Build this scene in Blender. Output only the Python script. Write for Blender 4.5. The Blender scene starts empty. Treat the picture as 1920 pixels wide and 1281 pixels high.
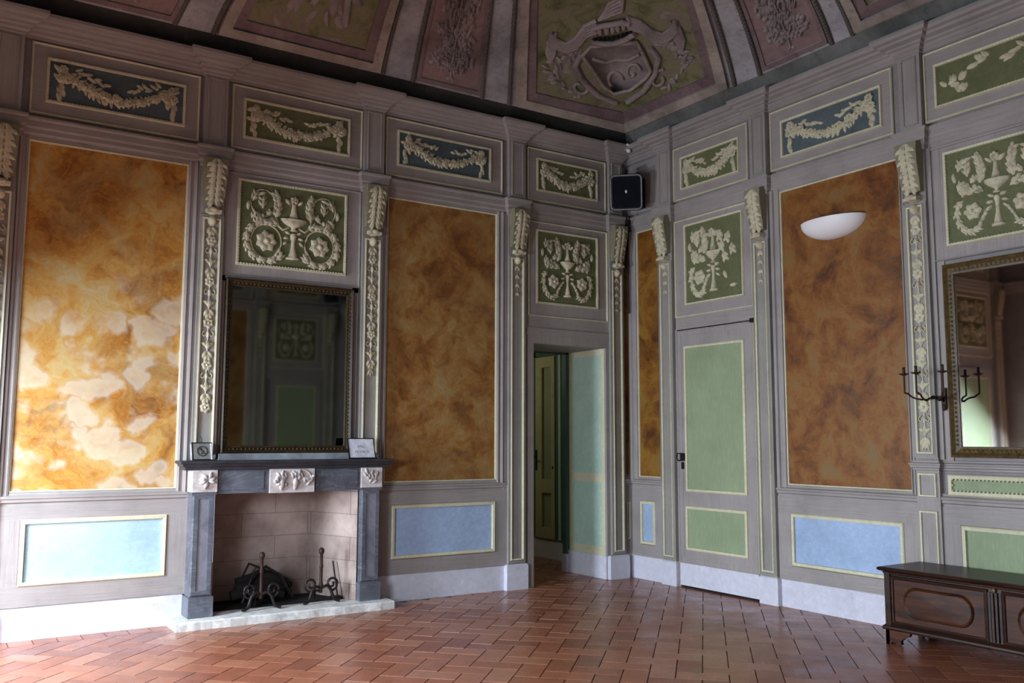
import bpy, math, random
from mathutils import Vector, Matrix
random.seed(7)
C = bpy.context.scene.collection
PI = math.pi

# ---------------------------------------------------------------- camera
cam = bpy.data.cameras.new('camera'); camo = bpy.data.objects.new('camera', cam); C.objects.link(camo)
FPX = 1703.7; YAW, PIT, ROL = map(math.radians, (33.11, 6.12, -0.13))
cam.sensor_width = 36; cam.lens = FPX / 1920 * 36; cam.clip_start = .05; cam.clip_end = 100
camo.matrix_world = Matrix.Translation((-6.682, -7.827, 1.5)) @ Matrix.Rotation(-YAW, 4, 'Z') @ Matrix.Rotation(PI / 2 + PIT, 4, 'X') @ Matrix.Rotation(-ROL, 4, 'Z')
bpy.context.scene.camera = camo

# ---------------------------------------------------------------- light and exposure
W = bpy.data.worlds.new('world'); bpy.context.scene.world = W; W.use_nodes = True
W.node_tree.nodes['Background'].inputs[0].default_value = (.62, .76, 1, 1)
W.node_tree.nodes['Background'].inputs[1].default_value = 1.0
def window_light(y, w, z, h, power, tilt, spread):
    l = bpy.data.lights.new('daylight', 'AREA'); l.shape = 'RECTANGLE'; l.size = w; l.size_y = h
    l.energy = power; l.color = (.75, .865, 1.0); l.spread = math.radians(spread)
    o = bpy.data.objects.new('window_daylight', l); C.objects.link(o)
    o.location = (-7.99, y, z); o.rotation_euler = (PI / 2 - math.radians(tilt), 0, -PI / 2)
window_light(-1.32, .86, 1.40, 2.3, 500, 52, 180)
window_light(-4.25, .86, 1.40, 2.3, 450, 51, 180)
window_light(-7.15, .86, 1.40, 2.3, 34, -10, 180)  # unseen window light, tilted upward as fill for the upper walls
l = bpy.data.lights.new('corridor_lamp', 'POINT'); l.energy = 9; l.color = (1, .93, .75); l.shadow_soft_size = .15
o = bpy.data.objects.new('corridor_lamp', l); C.objects.link(o); o.location = (-1.2, 2.2, 2.5)
S = bpy.context.scene
S.view_settings.view_transform = 'Standard'; S.view_settings.look = 'None'; S.view_settings.gamma = 1
S.view_settings.use_curve_mapping = False; S.view_settings.exposure = 0.0

# ---------------------------------------------------------------- materials
class NT:
    def __init__(s, name, rough=.6, spec=.3, metal=0.):
        s.m = bpy.data.materials.new(name); s.m.use_nodes = True; s.t = s.m.node_tree; s.n = s.t.nodes; s.l = s.t.links
        s.b = s.n['Principled BSDF']; s.b.inputs['Roughness'].default_value = rough
        s.b.inputs['Specular IOR Level'].default_value = spec; s.b.inputs['Metallic'].default_value = metal
        s.geo = s.n.new('ShaderNodeNewGeometry'); s.pos = s.geo.outputs['Position']
    def mapping(s, sc=(1, 1, 1), loc=(0, 0, 0), rot=(0, 0, 0), src=None):
        m = s.n.new('ShaderNodeMapping'); m.inputs['Scale'].default_value = sc; m.inputs['Location'].default_value = loc
        m.inputs['Rotation'].default_value = rot; s.l.new(src or s.pos, m.inputs[0]); return m.outputs[0]
    def noise(s, scale, det=4, rough=.55, dist=0., vec=None, col=False):
        n = s.n.new('ShaderNodeTexNoise'); n.inputs['Scale'].default_value = scale; n.inputs['Detail'].default_value = det
        n.inputs['Roughness'].default_value = rough; n.inputs['Distortion'].default_value = dist
        s.l.new(vec or s.pos, n.inputs['Vector']); return n.outputs[1 if col else 0]
    def ramp(s, fac, stops):
        r = s.n.new('ShaderNodeValToRGB'); e = r.color_ramp.elements
        while len(e) > 1: e.remove(e[-1])
        for i, (p, c) in enumerate(stops):
            x = e[0] if i == 0 else e.new(p)
            x.position = p; x.color = (*c, 1) if len(c) == 3 else c
        s.l.new(fac, r.inputs[0]); return r.outputs[0]
    def mix(s, fac, a, b, mode='MIX'):
        m = s.n.new('ShaderNodeMix'); m.data_type = 'RGBA'; m.blend_type = mode
        for k, v in ((0, fac), (6, a), (7, b)):
            if isinstance(v, (int, float)): m.inputs[k].default_value = v
            elif isinstance(v, tuple): m.inputs[k].default_value = (*v, 1)
            else: s.l.new(v, m.inputs[k])
        return m.outputs[2]
    def math(s, op, a, b=0.):
        m = s.n.new('ShaderNodeMath'); m.operation = op
        for k, v in ((0, a), (1, b)):
            if isinstance(v, (int, float)): m.inputs[k].default_value = v
            else: s.l.new(v, m.inputs[k])
        return m.outputs[0]
    def bump(s, h, st=.3, d=.01):
        b = s.n.new('ShaderNodeBump'); b.inputs['Strength'].default_value = st; b.inputs['Distance'].default_value = d
        s.l.new(h, b.inputs['Height']); s.l.new(b.outputs[0], s.b.inputs['Normal'])
    def color(s, c):
        if isinstance(c, tuple): s.b.inputs['Base Color'].default_value = (*c, 1)
        else: s.l.new(c, s.b.inputs['Base Color'])
        return s

def sc(c, k): return tuple(min(1, x * k) for x in c)
def paint(name, c, var=.25, grain=(.6, .6, 30), rough=.55, spots=True, dirt=(.16, .13, .11), dirtamt=.35, spec=.25, gl=.80):
    m = NT(name, rough, spec)
    a = m.ramp(m.noise(2.2, 5, .6), [(.3, sc(c, 1 - var)), (.5, c), (.72, sc(c, 1 + var * .7))])
    g = m.noise(5, 4, .7, vec=m.mapping(grain))
    gr = m.ramp(g, [(.3, (gl, gl, gl)), (.5, (.95, .95, .95)), (.7, (1.08, 1.08, 1.08))])
    a = m.mix(1., a, gr, 'MULTIPLY')
    if spots:
        d = m.ramp(m.noise(9, 8, .75), [(.56, (0, 0, 0)), (.74, (1, 1, 1))])
        a = m.mix(m.math('MULTIPLY', d, dirtamt), a, dirt)
    m.color(a); m.bump(g, .25, .004); return m.m

LAV = (.333, .298, .283)
M = {}
M['lav'] = paint('lavender_grey_paint', LAV, .16, (.5, .5, 30))
M['lavv'] = paint('lavender_grey_paint_vertical', sc(LAV, 1.02), .16, (24, 24, .5))
M['pil'] = paint('greenish_grey_paint', (.30, .28, .255), .16, (24, 24, .5))
M['cream'] = paint('cream_moulding_paint', (.64, .60, .42), .10, (5, 5, 5), .5, gl=.9)
def stucco(name, c):
    m = NT(name, .65, .2)
    a = m.ramp(m.noise(22, 6, .7), [(.30, sc(c, .45)), (.46, sc(c, .9)), (.7, sc(c, 1.12))])
    b = m.ramp(m.noise(6, 5, .6), [(.52, (0, 0, 0)), (.7, (1, 1, 1))])
    m.color(m.mix(m.math('MULTIPLY', b, .35), a, (.42, .27, .18))); m.bump(m.noise(55, 4, .6), .5, .006); return m.m
M['stucco'] = stucco('cream_stucco', (.60, .55, .39))
M['plinth'] = paint('pale_plinth_paint', (.64, .63, .71), .08, (4, 4, 4), .6, gl=.9, dirt=(.35, .35, .42), dirtamt=.5)
M['blue'] = paint('pale_blue_paint', (.36, .47, .66), .14, (5, 5, 6), .6, dirt=(.26, .33, .45), gl=.86)
M['aqua'] = paint('pale_aqua_paint', (.40, .55, .62), .12, (5, 5, 6), .6, dirt=(.3, .45, .46), gl=.88)
M['green'] = paint('sage_green_paint', (.285, .345, .205), .12, (12, 12, 2), .6, dirt=(.20, .26, .15), dirtamt=.3, gl=.9)
M['mint'] = paint('mint_green_paint', (.43, .58, .49), .08, (4, 4, 4), .6, gl=.92, dirt=(.28, .42, .34))
M['relief_green'] = paint('relief_ground_green', (.140, .150, .070), .22, (6, 6, 6), .7, dirt=(.06, .09, .03))
M['relief_blue'] = paint('relief_ground_blue', (.095, .125, .135), .25, (6, 6, 6), .7, dirt=(.04, .06, .07))
M['capeye'] = paint('dark_drilled_eye', (.05, .045, .03), .2, (6, 6, 6), .8)
M['capback'] = paint('capital_ground', (.24, .22, .14), .2, (6, 6, 6), .7)  # darker than the leaves: shade in the gaps put into the colour
M['dgreen'] = paint('dark_green_paint', (.06, .13, .095), .12, (14, 14, 2), .5)
M['yellowcream'] = paint('yellow_cream_paint', (.46, .44, .24), .12, (14, 14, 2), .5)
M['wallbase'] = paint('wall_ground', (.26, .235, .235), .14, (3, 3, 12))
M['corr'] = paint('corridor_wall_paint', (.42, .47, .36), .1, (3, 3, 3))

def marble(name, seed, pale, big):
    m = NT(name, .5, .35)
    v = m.mapping((1, 1, 1), (seed * 3.1, seed * 1.7, seed * 2.3))
    w = m.noise(1.6, 4, .6, vec=v, col=True)
    va = m.n.new('ShaderNodeVectorMath'); va.operation = 'MULTIPLY_ADD'
    m.l.new(w, va.inputs[0]); dd = 1.1 if big else .45; va.inputs[1].default_value = (dd, dd, dd); m.l.new(v, va.inputs[2])
    n1 = m.noise(1.7 if big else 2.9, 9, .72, .9 if big else .3, vec=va.outputs[0])
    K = {'ochre_scagliola_pale_lit': ((.13, .045, .010), (.26, .10, .018), (.42, .18, .028), (.50, .27, .06), (.50, .37, .16), (.52, .44, .27)),
         'ochre_scagliola': ((.09, .030, .009), (.17, .064, .015), (.26, .112, .025), (.31, .172, .052), (.33, .235, .11), (.34, .27, .16)),
         'ochre_scagliola_rusty': ((.045, .014, .005), (.11, .036, .009), (.20, .068, .013), (.24, .105, .024), (.20, .130, .052), (.16, .12, .065)),
         'ochre_scagliola_narrow': ((.05, .016, .004), (.12, .040, .007), (.21, .080, .010), (.27, .13, .018), (.22, .14, .04), (.17, .13, .06))}[name]
    base = m.ramp(n1, list(zip((.30, .40, .49, .57, .66, .8), K)))
    # cloudy pale blotches
    n2 = m.noise(2.6, 6, .6, 1.4, vec=v)
    cl = m.ramp(n2, [(.44, (0, 0, 0)), (.66, (1, 1, 1))])
    a = m.mix(m.math('MULTIPLY', cl, .15 + .3 * pale), base, K[4])
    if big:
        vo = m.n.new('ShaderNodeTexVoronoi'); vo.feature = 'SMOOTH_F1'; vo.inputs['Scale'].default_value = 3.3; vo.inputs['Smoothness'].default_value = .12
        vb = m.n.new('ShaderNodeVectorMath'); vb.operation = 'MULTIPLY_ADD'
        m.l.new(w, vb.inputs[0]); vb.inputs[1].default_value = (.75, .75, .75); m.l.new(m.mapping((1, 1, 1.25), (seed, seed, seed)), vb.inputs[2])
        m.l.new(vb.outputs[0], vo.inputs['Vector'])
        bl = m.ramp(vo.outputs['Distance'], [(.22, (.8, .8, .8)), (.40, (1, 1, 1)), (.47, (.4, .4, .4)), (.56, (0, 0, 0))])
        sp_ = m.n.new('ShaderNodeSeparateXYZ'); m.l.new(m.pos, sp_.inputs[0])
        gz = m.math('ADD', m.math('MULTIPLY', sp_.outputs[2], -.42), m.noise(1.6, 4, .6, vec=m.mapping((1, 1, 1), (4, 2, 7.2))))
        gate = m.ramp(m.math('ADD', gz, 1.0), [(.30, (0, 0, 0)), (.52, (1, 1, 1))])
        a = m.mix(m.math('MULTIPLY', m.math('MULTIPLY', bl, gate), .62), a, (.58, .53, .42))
        # sweeping strokes
        wv = m.n.new('ShaderNodeTexWave'); wv.wave_type = 'RINGS'; wv.inputs['Scale'].default_value = .9; wv.inputs['Distortion'].default_value = 7; wv.inputs['Detail'].default_value = 3
        m.l.new(va.outputs[0], wv.inputs['Vector'])
        st = m.ramp(wv.outputs[1], [(.42, (0, 0, 0)), (.5, (1, 1, 1)), (.58, (0, 0, 0))])
        a = m.mix(m.math('MULTIPLY', st, .12), a, (.66, .50, .22))
    m.color(a); m.bump(n1, .15, .006)
    return m.m
M['marble1'] = marble('ochre_scagliola_pale_lit', 1.3, 1.0, True)  # blotches are its pattern; the lighter ramp puts light and sheen into colour
M['marble2'] = marble('ochre_scagliola', 2.9, .45, False)
M['marble3'] = marble('ochre_scagliola_rusty', 5.2, .12, False)
M['marble4'] = marble('ochre_scagliola_narrow', 7.7, .15, False)

def terracotta():
    m = NT('terracotta_tile', .32, .5)
    at = m.n.new('ShaderNodeAttribute'); at.attribute_name = 'tint'
    base = m.ramp(at.outputs['Fac'], [(0, (.23, .077, .042)), (.35, (.28, .095, .050)), (.7, (.325, .118, .062)), (1, (.35, .148, .085))])
    n = m.noise(7, 7, .65)
    base = m.mix(1., base, m.ramp(n, [(.3, (.82, .82, .84)), (.6, (1.03, 1.01, 1.0)), (.8, (1.12, 1.1, 1.06))]), 'MULTIPLY')
    m.color(base)
    r = m.ramp(m.noise(3, 5, .7), [(.3, (.20, .20, .20)), (.7, (.42, .42, .42))]); m.l.new(r, m.b.inputs['Roughness'])
    m.bump(m.noise(9, 4, .5), .05, .004); return m.m
M['tile'] = terracotta()
M['grout'] = paint('dark_grout', (.075, .045, .038), .2, (9, 9, 9), .9)

def stone(name, c, rough=.5, vein=None, sc_=4):
    m = NT(name, rough, .3)
    n = m.noise(sc_, 8, .7, .6)
    a = m.ramp(n, [(.3, sc(c, .6)), (.5, c), (.7, sc(c, 1.35))])
    if vein:
        v = m.ramp(m.noise(1.4, 6, .6, 2.5, vec=m.mapping((1, 1, 4))), [(.48, (0, 0, 0)), (.505, (1, 1, 1)), (.53, (0, 0, 0))])
        a = m.mix(m.math('MULTIPLY', v, .5), a, vein)
    m.color(a); m.bump(n, .2, .006); return m.m
M['slate'] = stone('dark_grey_stone', (.095, .10, .12), .42, (.22, .23, .26))
M['slate2'] = stone('dark_grey_stone_shelf', (.035, .034, .04), .4)
M['slatel'] = stone('mid_grey_stone_panel', (.17, .17, .20), .5)
M['ledge'] = stone('pale_blue_grey_ledge', (.27, .29, .32), .5)
M['wmarble'] = stone('carved_white_marble', (.52, .47, .45), .5, sc_=14)
M['hearth'] = stone('pale_worn_limestone', (.60, .59, .56), .7, sc_=12)
M['soot_gap'] = stone('soot_and_gap_black', (.012, .010, .010), .9)
def firebrick():
    m = NT('fireclay_slab', .85, .15)
    v = m.n.new('ShaderNodeCombineXYZ'); sp = m.n.new('ShaderNodeSeparateXYZ'); m.l.new(m.pos, sp.inputs[0])
    m.l.new(m.math('ADD', sp.outputs[0], m.math('MULTIPLY', sp.outputs[1], 1.)), v.inputs[0]); m.l.new(sp.outputs[2], v.inputs[1])
    b = m.n.new('ShaderNodeTexBrick'); b.inputs['Scale'].default_value = 1; b.inputs['Brick Width'].default_value = .62; b.inputs['Mortar Smooth'].default_value = .3; b.inputs['Row Height'].default_value = .205
    b.inputs['Mortar Size'].default_value = .0025; b.inputs['Color1'].default_value = (.45, .35, .31, 1); b.inputs['Color2'].default_value = (.48, .375, .335, 1); b.inputs['Mortar'].default_value = (.20, .15, .13, 1)
    m.l.new(v.outputs[0], b.inputs['Vector'])
    s = m.ramp(m.noise(2.5, 5, .6), [(.35, (.55, .52, .5)), (.65, (1.05, 1.05, 1.05))])
    m.color(m.mix(1., b.outputs[0], s, 'MULTIPLY')); return m.m
M['firebrick'] = firebrick()
def wood(name, c1, c2, rough=.35, axis=(14, 1.2, 14), spec=.45):
    m = NT(name, rough, spec)
    n = m.noise(2, 6, .6, 1.2, vec=m.mapping(axis))
    m.color(m.ramp(n, [(.3, c1), (.55, c2), (.75, sc(c2, 1.6))])); m.bump(n, .15, .003); return m.m
M['walnut'] = wood('dark_walnut', (.010, .004, .003), (.030, .011, .006), .36, (14, 1.2, 14), .3)
M['walnut2'] = wood('reddish_walnut_panel', (.010, .004, .003), (.055, .016, .006), .42, (6, 1.4, 12), .25)
M['gilt_dark'] = wood('dark_brown_gilt_wood', (.012, .008, .004), (.045, .027, .010), .5, (20, 20, 20), .3)
M['gilt'] = wood('dark_gilt_wood', (.030, .018, .005), (.10, .062, .018), .45, (20, 20, 20))
def simple(name, c, rough=.5, metal=0., spec=.4, n=True):
    m = NT(name, rough, spec, metal)
    if n: m.color(m.ramp(m.noise(18, 5, .6), [(.3, sc(c, .75)), (.7, sc(c, 1.25))]))
    else: m.color(c)
    return m.m
M['iron'] = simple('black_wrought_iron', (.022, .016, .015), .5, .5)
M['rust'] = simple('brown_rusted_iron', (.040, .020, .014), .6, .4)
M['glass'] = simple('aged_mirror_glass', (.25, .27, .24), .04, 1., n=False)
M['glass2'] = simple('bright_mirror_glass', (.62, .63, .62), .03, 1., n=False)
M['white'] = simple('white_ceramic', (.86, .84, .84), .45, n=False)
M['blackp'] = simple('black_plastic', (.010, .010, .014), .4)
M['grille'] = simple('black_grille_cloth', (.006, .006, .012), .8, spec=.1)
M['greyp'] = simple('grey_plastic', (.34, .34, .36), .4)
M['paper'] = simple('white_paper', (.60, .60, .66), .7)
M['gpaper'] = simple('grey_paper', (.17, .17, .15), .7)
M['ink'] = simple('grey_ink', (.28, .31, .34), .8, n=False)
M['dink'] = simple('dark_ink', (.04, .04, .045), .8, n=False)
# ceiling
M['ceil_band'] = paint('dark_cove', (.040, .040, .037), .35, (3, 3, 3), .85, dirt=(.09, .10, .09), dirtamt=.5)  # near-black paint for the cove band above the cornice
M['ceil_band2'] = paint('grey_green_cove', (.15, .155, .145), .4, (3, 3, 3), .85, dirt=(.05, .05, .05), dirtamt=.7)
M['ceil_silver'] = paint('silver_grey_rib', (.36, .35, .37), .42, (4, 4, 4), .7, dirt=(.08, .08, .08), dirtamt=.8)
M['ceil_stone'] = paint('pale_stone_frame', (.34, .29, .25), .42, (4, 4, 4), .7, dirt=(.10, .07, .08), dirtamt=.8)
M['ceil_mauve'] = paint('mauve_frame', (.20, .142, .146), .42, (4, 4, 4), .7, dirt=(.07, .05, .05), dirtamt=.8)
M['ceil_pink'] = paint('dusty_pink_panel', (.25, .172, .165), .42, (3, 3, 3), .8, dirt=(.13, .10, .08), dirtamt=.8)
M['ceil_braid'] = paint('dark_bead_braid', (.11, .095, .085), .3, (20, 20, 20), .7)
M['ceil_relief'] = paint('grey_pink_ceiling_relief', (.30, .25, .245), .42, (8, 8, 8), .75, dirt=(.09, .08, .07), dirtamt=.8)
def olive():
    m = NT('mottled_olive_panel', .8, .2)
    n = m.noise(3.2, 7, .65, .8)
    m.color(m.ramp(n, [(.3, (.08, .078, .040)), (.44, (.155, .15, .075)), (.54, (.22, .205, .12)), (.61, (.20, .155, .135)), (.70, (.33, .30, .23))]))
    m.bump(m.noise(8, 5, .6), .3, .01); return m.m
M['ceil_olive'] = olive()

# ---------------------------------------------------------------- mesh builder
class MB:
    def __init__(s): s.v = []; s.f = []; s.sm = []; s.tint = None
    def add(s, vs, fs, smooth=False):
        b = len(s.v); s.v += [tuple(v) for v in vs]
        s.f += [tuple(i + b for i in f) for f in fs]; s.sm += [smooth] * len(fs); return s
    def merge(s, o):
        b = len(s.v); s.v += o.v; s.f += [tuple(i + b for i in f) for f in o.f]; s.sm += o.sm; return s
    def obj(s, name, mat, loc=(0, 0, 0), parent=None):
        me = bpy.data.meshes.new(name)
        lx, ly, lz = loc
        me.from_pydata([(a - lx, b - ly, c - lz) for a, b, c in s.v], [], s.f)
        me.polygons.foreach_set('use_smooth', s.sm); me.materials.append(M[mat] if isinstance(mat, str) else mat)
        me.update()
        if s.tint is not None:
            at = me.attributes.new('tint', 'FLOAT', 'FACE'); at.data.foreach_set('value', s.tint)
        ob = bpy.data.objects.new(name, me); C.objects.link(ob)
        if parent: ob.parent = parent
        return ob

def rnd(a, b): return random.uniform(a, b)
BOXF = [(0, 3, 2, 1), (4, 5, 6, 7), (0, 1, 5, 4), (1, 2, 6, 5), (2, 3, 7, 6), (3, 0, 4, 7)]
def box(mb, T, u0, u1, h0, h1, d0, d1):
    mb.add([T(u, h, d) for d in (d0, d1) for u, h in ((u0, h0), (u1, h0), (u1, h1), (u0, h1))], BOXF); return mb
def ID(x, z, d): return (x, d, z)
def rect_sweep(mb, T, u0, u1, h0, h1, prof, closed=False):
    """mitred moulding round a rectangle; prof = [(outward offset, depth)]"""
    if u0 > u1: u0, u1 = u1, u0
    vs = []; n = len(prof)
    for o, d in prof:
        vs += [T(u0 - o, h0 - o, d), T(u1 + o, h0 - o, d), T(u1 + o, h1 + o, d), T(u0 - o, h1 + o, d)]
    fs = []
    for i in range(n - 1):
        for k in range(4):
            j = (k + 1) % 4; fs.append((i * 4 + k, i * 4 + j, i * 4 + 4 + j, i * 4 + 4 + k))
    mb.add(vs, fs); return mb
def path_sweep(mb, T, plan, prof, caps=True):
    """plan = [(u,d)] polyline seen from above, prof = [(offset outwards, height)] ; mitred"""
    n = len(plan); offs = []
    def nrm(a, b):
        du, dd = b[0] - a[0], b[1] - a[1]; L = math.hypot(du, dd); return (-dd / L, du / L)
    for i in range(n):
        a = nrm(plan[i - 1], plan[i]) if i > 0 else None; b = nrm(plan[i], plan[i + 1]) if i < n - 1 else None
        if a is None: offs.append(b)
        elif b is None: offs.append(a)
        else:
            k = 1 + a[0] * b[0] + a[1] * b[1]; offs.append(((a[0] + b[0]) / k, (a[1] + b[1]) / k))
    sgn = 1 if plan[-1][0] > plan[0][0] else -1
    m = len(prof); vs = []
    for i in range(n):
        for o, h in prof: vs.append(T(plan[i][0] + sgn * offs[i][0] * o, h, plan[i][1] + sgn * offs[i][1] * o))
    fs = [(i * m + j, i * m + j + 1, i * m + m + j + 1, i * m + m + j) for i in range(n - 1) for j in range(m - 1)]
    if caps: fs += [tuple(range(m)), tuple(range((n - 1) * m, n * m))]
    mb.add(vs, fs); return mb
def blob(mb, T, u, h, d, ru, rh, rd, ang=0., seg=8, rings=3):
    ca, sa = math.cos(ang), math.sin(ang); vs = []; fs = []
    for r in range(rings + 1):
        ph = PI / 2 * r / rings; c, s = math.cos(ph), math.sin(ph)
        if r == rings: vs.append(T(u, h, d + rd)); break
        for k in range(seg):
            a = 2 * PI * k / seg; x, y = ru * c * math.cos(a), rh * c * math.sin(a)
            vs.append(T(u + x * ca - y * sa, h + x * sa + y * ca, d + rd * s))
    for r in range(rings - 1):
        for k in range(seg): j = (k + 1) % seg; fs.append((r * seg + k, r * seg + j, r * seg + seg + j, r * seg + seg + k))
    b = (rings - 1) * seg
    for k in range(seg): fs.append((b + k, b + (k + 1) % seg, rings * seg))
    mb.add(vs, fs, True); return mb
def leaf(mb, T, u, h, ang, L, w, d=0., th=.02, curl=0., n=5):
    """pointed leaf rooted at (u,h), growing along ang, raised midrib and drooping tip"""
    vs = []; fs = []; a = ang; x, y = u, h
    for i in range(n + 1):
        t = i / n; ww = w * math.sin(PI * min(1, t * .92 + .08)) ** .8 * (1 if i < n else 0)
        lob = 1 + .18 * (i % 2)
        nx, ny = -math.sin(a), math.cos(a); z = th * (.35 + math.sin(PI * t) * .9)
        for s, zz in ((-1, 0), (-.5, z * .8), (0, z * .55), (.5, z * .8), (1, 0)):
            vs.append(T(x + nx * ww * s * .5 * lob, y + ny * ww * s * .5 * lob, d + zz))
        x += math.cos(a) * L / n; y += math.sin(a) * L / n; a += curl / n
    for i in range(n):
        for k in range(4): fs.append((i * 5 + k, i * 5 + k + 1, i * 5 + k + 6, i * 5 + k + 5))
    mb.add(vs, fs, True); return mb
def tube(mb, pts, r, seg=6, taper=None, cap=True):
    """tube through world points"""
    P = [Vector(p) for p in pts]; n = len(P); vs = []; fs = []; up = Vector((.013, .021, 1))
    for i in range(n):
        t = (P[min(i + 1, n - 1)] - P[max(i - 1, 0)]).normalized()
        a = t.cross(up); a = a.normalized() if a.length > .08 else t.cross(Vector((1, 0, 0))).normalized(); b = t.cross(a).normalized()
        rr = r if taper is None else r * taper[i] if isinstance(taper, (list, tuple)) else r * (1 + (taper - 1) * i / (n - 1))
        for k in range(seg): an = 2 * PI * k / seg; vs.append(P[i] + (a * math.cos(an) + b * math.sin(an)) * rr)
    for i in range(n - 1):
        for k in range(seg): j = (k + 1) % seg; fs.append((i * seg + k, i * seg + j, i * seg + seg + j, i * seg + seg + k))
    mb.add(vs, fs, True)
    if cap: mb.add([vs[k] for k in range(seg)], [tuple(range(seg))]); mb.add(vs[-seg:], [tuple(range(seg))])
    return mb
def rtube(mb, T, pts, r, d=.0, seg=6, taper=None):
    return tube(mb, [T(u, h, d) for u, h in pts], r, seg, taper)
def arc(cx, cy, r, a0, a1, n=14, ry=None):
    return [(cx + r * math.cos(a0 + (a1 - a0) * i / n), cy + (ry or r) * math.sin(a0 + (a1 - a0) * i / n)) for i in range(n + 1)]
def spiral(cx, cy, r0, r1, a0, a1, n=22):
    return [(cx + (r0 + (r1 - r0) * i / n) * math.cos(a0 + (a1 - a0) * i / n), cy + (r0 + (r1 - r0) * i / n) * math.sin(a0 + (a1 - a0) * i / n)) for i in range(n + 1)]
def flower(mb, T, u, h, r, d=0., n=6, th=.02):
    o = rnd(0, 1)
    for k in range(n):
        a = o + 2 * PI * k / n; leaf(mb, T, u + math.cos(a) * r * .15, h + math.sin(a) * r * .15, a, r * .9, r * .85, d, th, 0, 3)
    blob(mb, T, u, h, d + th * .5, r * .28, r * .28, th * .8, 0, 6, 2)
def lathe(mb, cx, cy, prof, seg=20, z0=0.):
    vs = []; fs = []; m = len(prof)
    for k in range(seg):
        a = 2 * PI * k / seg
        for r, z in prof: vs.append((cx + r * math.cos(a), cy + r * math.sin(a), z0 + z))
    for k in range(seg):
        j = (k + 1) % seg
        for i in range(m - 1): fs.append((k * m + i, j * m + i, j * m + i + 1, k * m + i + 1))
    mb.add(vs, fs, True); return mb

# ---------------------------------------------------------------- scene bookkeeping
def tag(o, label=None, cat=None, group=None, kind=None):
    for k, v in (('label', label), ('category', cat), ('group', group), ('kind', kind)):
        if v: o[k] = v
    return o
def center(mb):
    xs, ys, zs = zip(*mb.v); return ((min(xs) + max(xs)) / 2, (min(ys) + max(ys)) / 2, min(zs))
class Thing:
    clampT = None
    def __init__(s, name, label, cat, loc, group=None, kind=None):
        s.e = bpy.data.objects.new(name, None); s.e.empty_display_size = .1; C.objects.link(s.e); s.e.location = loc; s.loc = loc
        tag(s.e, label, cat, group, kind)
    def part(s, name, mb, mat, label=None, parent=None):
        if not mb.v: return None
        if s.clampT is TL: mb.v = [(x, min(y, -.0012), z) for x, y, z in mb.v]
        if s.clampT is TR: mb.v = [(min(x, -.0012), y, z) for x, y, z in mb.v]
        o = mb.obj(name, mat, s.loc, parent or s.e); tag(o, label); return o
class HiddenThing:
    def __init__(s, acc): s.acc = acc
    def part(s, name, mb, mat, label=None, parent=None): s.acc.setdefault(mat, MB()).merge(mb)
class Ctx:
    """a wall being built: T maps (along, height, out of the wall); hidden walls gather their panelling by paint"""
    def __init__(s, T, acc=None): s.T = T; s.acc = acc
    def thing(s, name, label, cat, u, h, group=None):
        if s.acc is not None: return HiddenThing(s.acc)
        t = Thing(name, label, cat, s.T(u, h, 0), group); t.clampT = s.T; return t
TL = lambda u, h, d: (u, -d, h)
TR = lambda u, h, d: (-d, u, h)
XW, YB = -7.85, -8.50
TB = lambda u, h, d: (u, YB + d, h)
TW = lambda u, h, d: (XW + d, u, h)
HZ = 1 # noqa

# ---------------------------------------------------------------- ceiling surface
CQ = (1.487, 1.203, -4.214, -4.363, 4.70)
def csurf(bx, by, t, off=0.):
    K, H, cx, cy, z0 = CQ
    def P(t_):
        k = min(1., K * (1 - math.cos(t_))); return Vector((bx + (cx - bx) * k, by + (cy - by) * k, z0 + H * math.sin(t_)))
    p = P(t)
    if off:
        # move into the room
        tv = (P(t + .01) - P(t - .01)).normalized(); inward = Vector((cx - bx, cy - by, 0)).normalized()
        side = tv.cross(inward)
        side = side.normalized() if side.length > 1e-4 else Vector((0, 0, 1))
        n = side.cross(tv)
        if n.z > 0 or n.dot(inward) < -1e-3 and n.z > -.2: n = -n
        p = p + n.normalized() * off
    return tuple(p)

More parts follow.
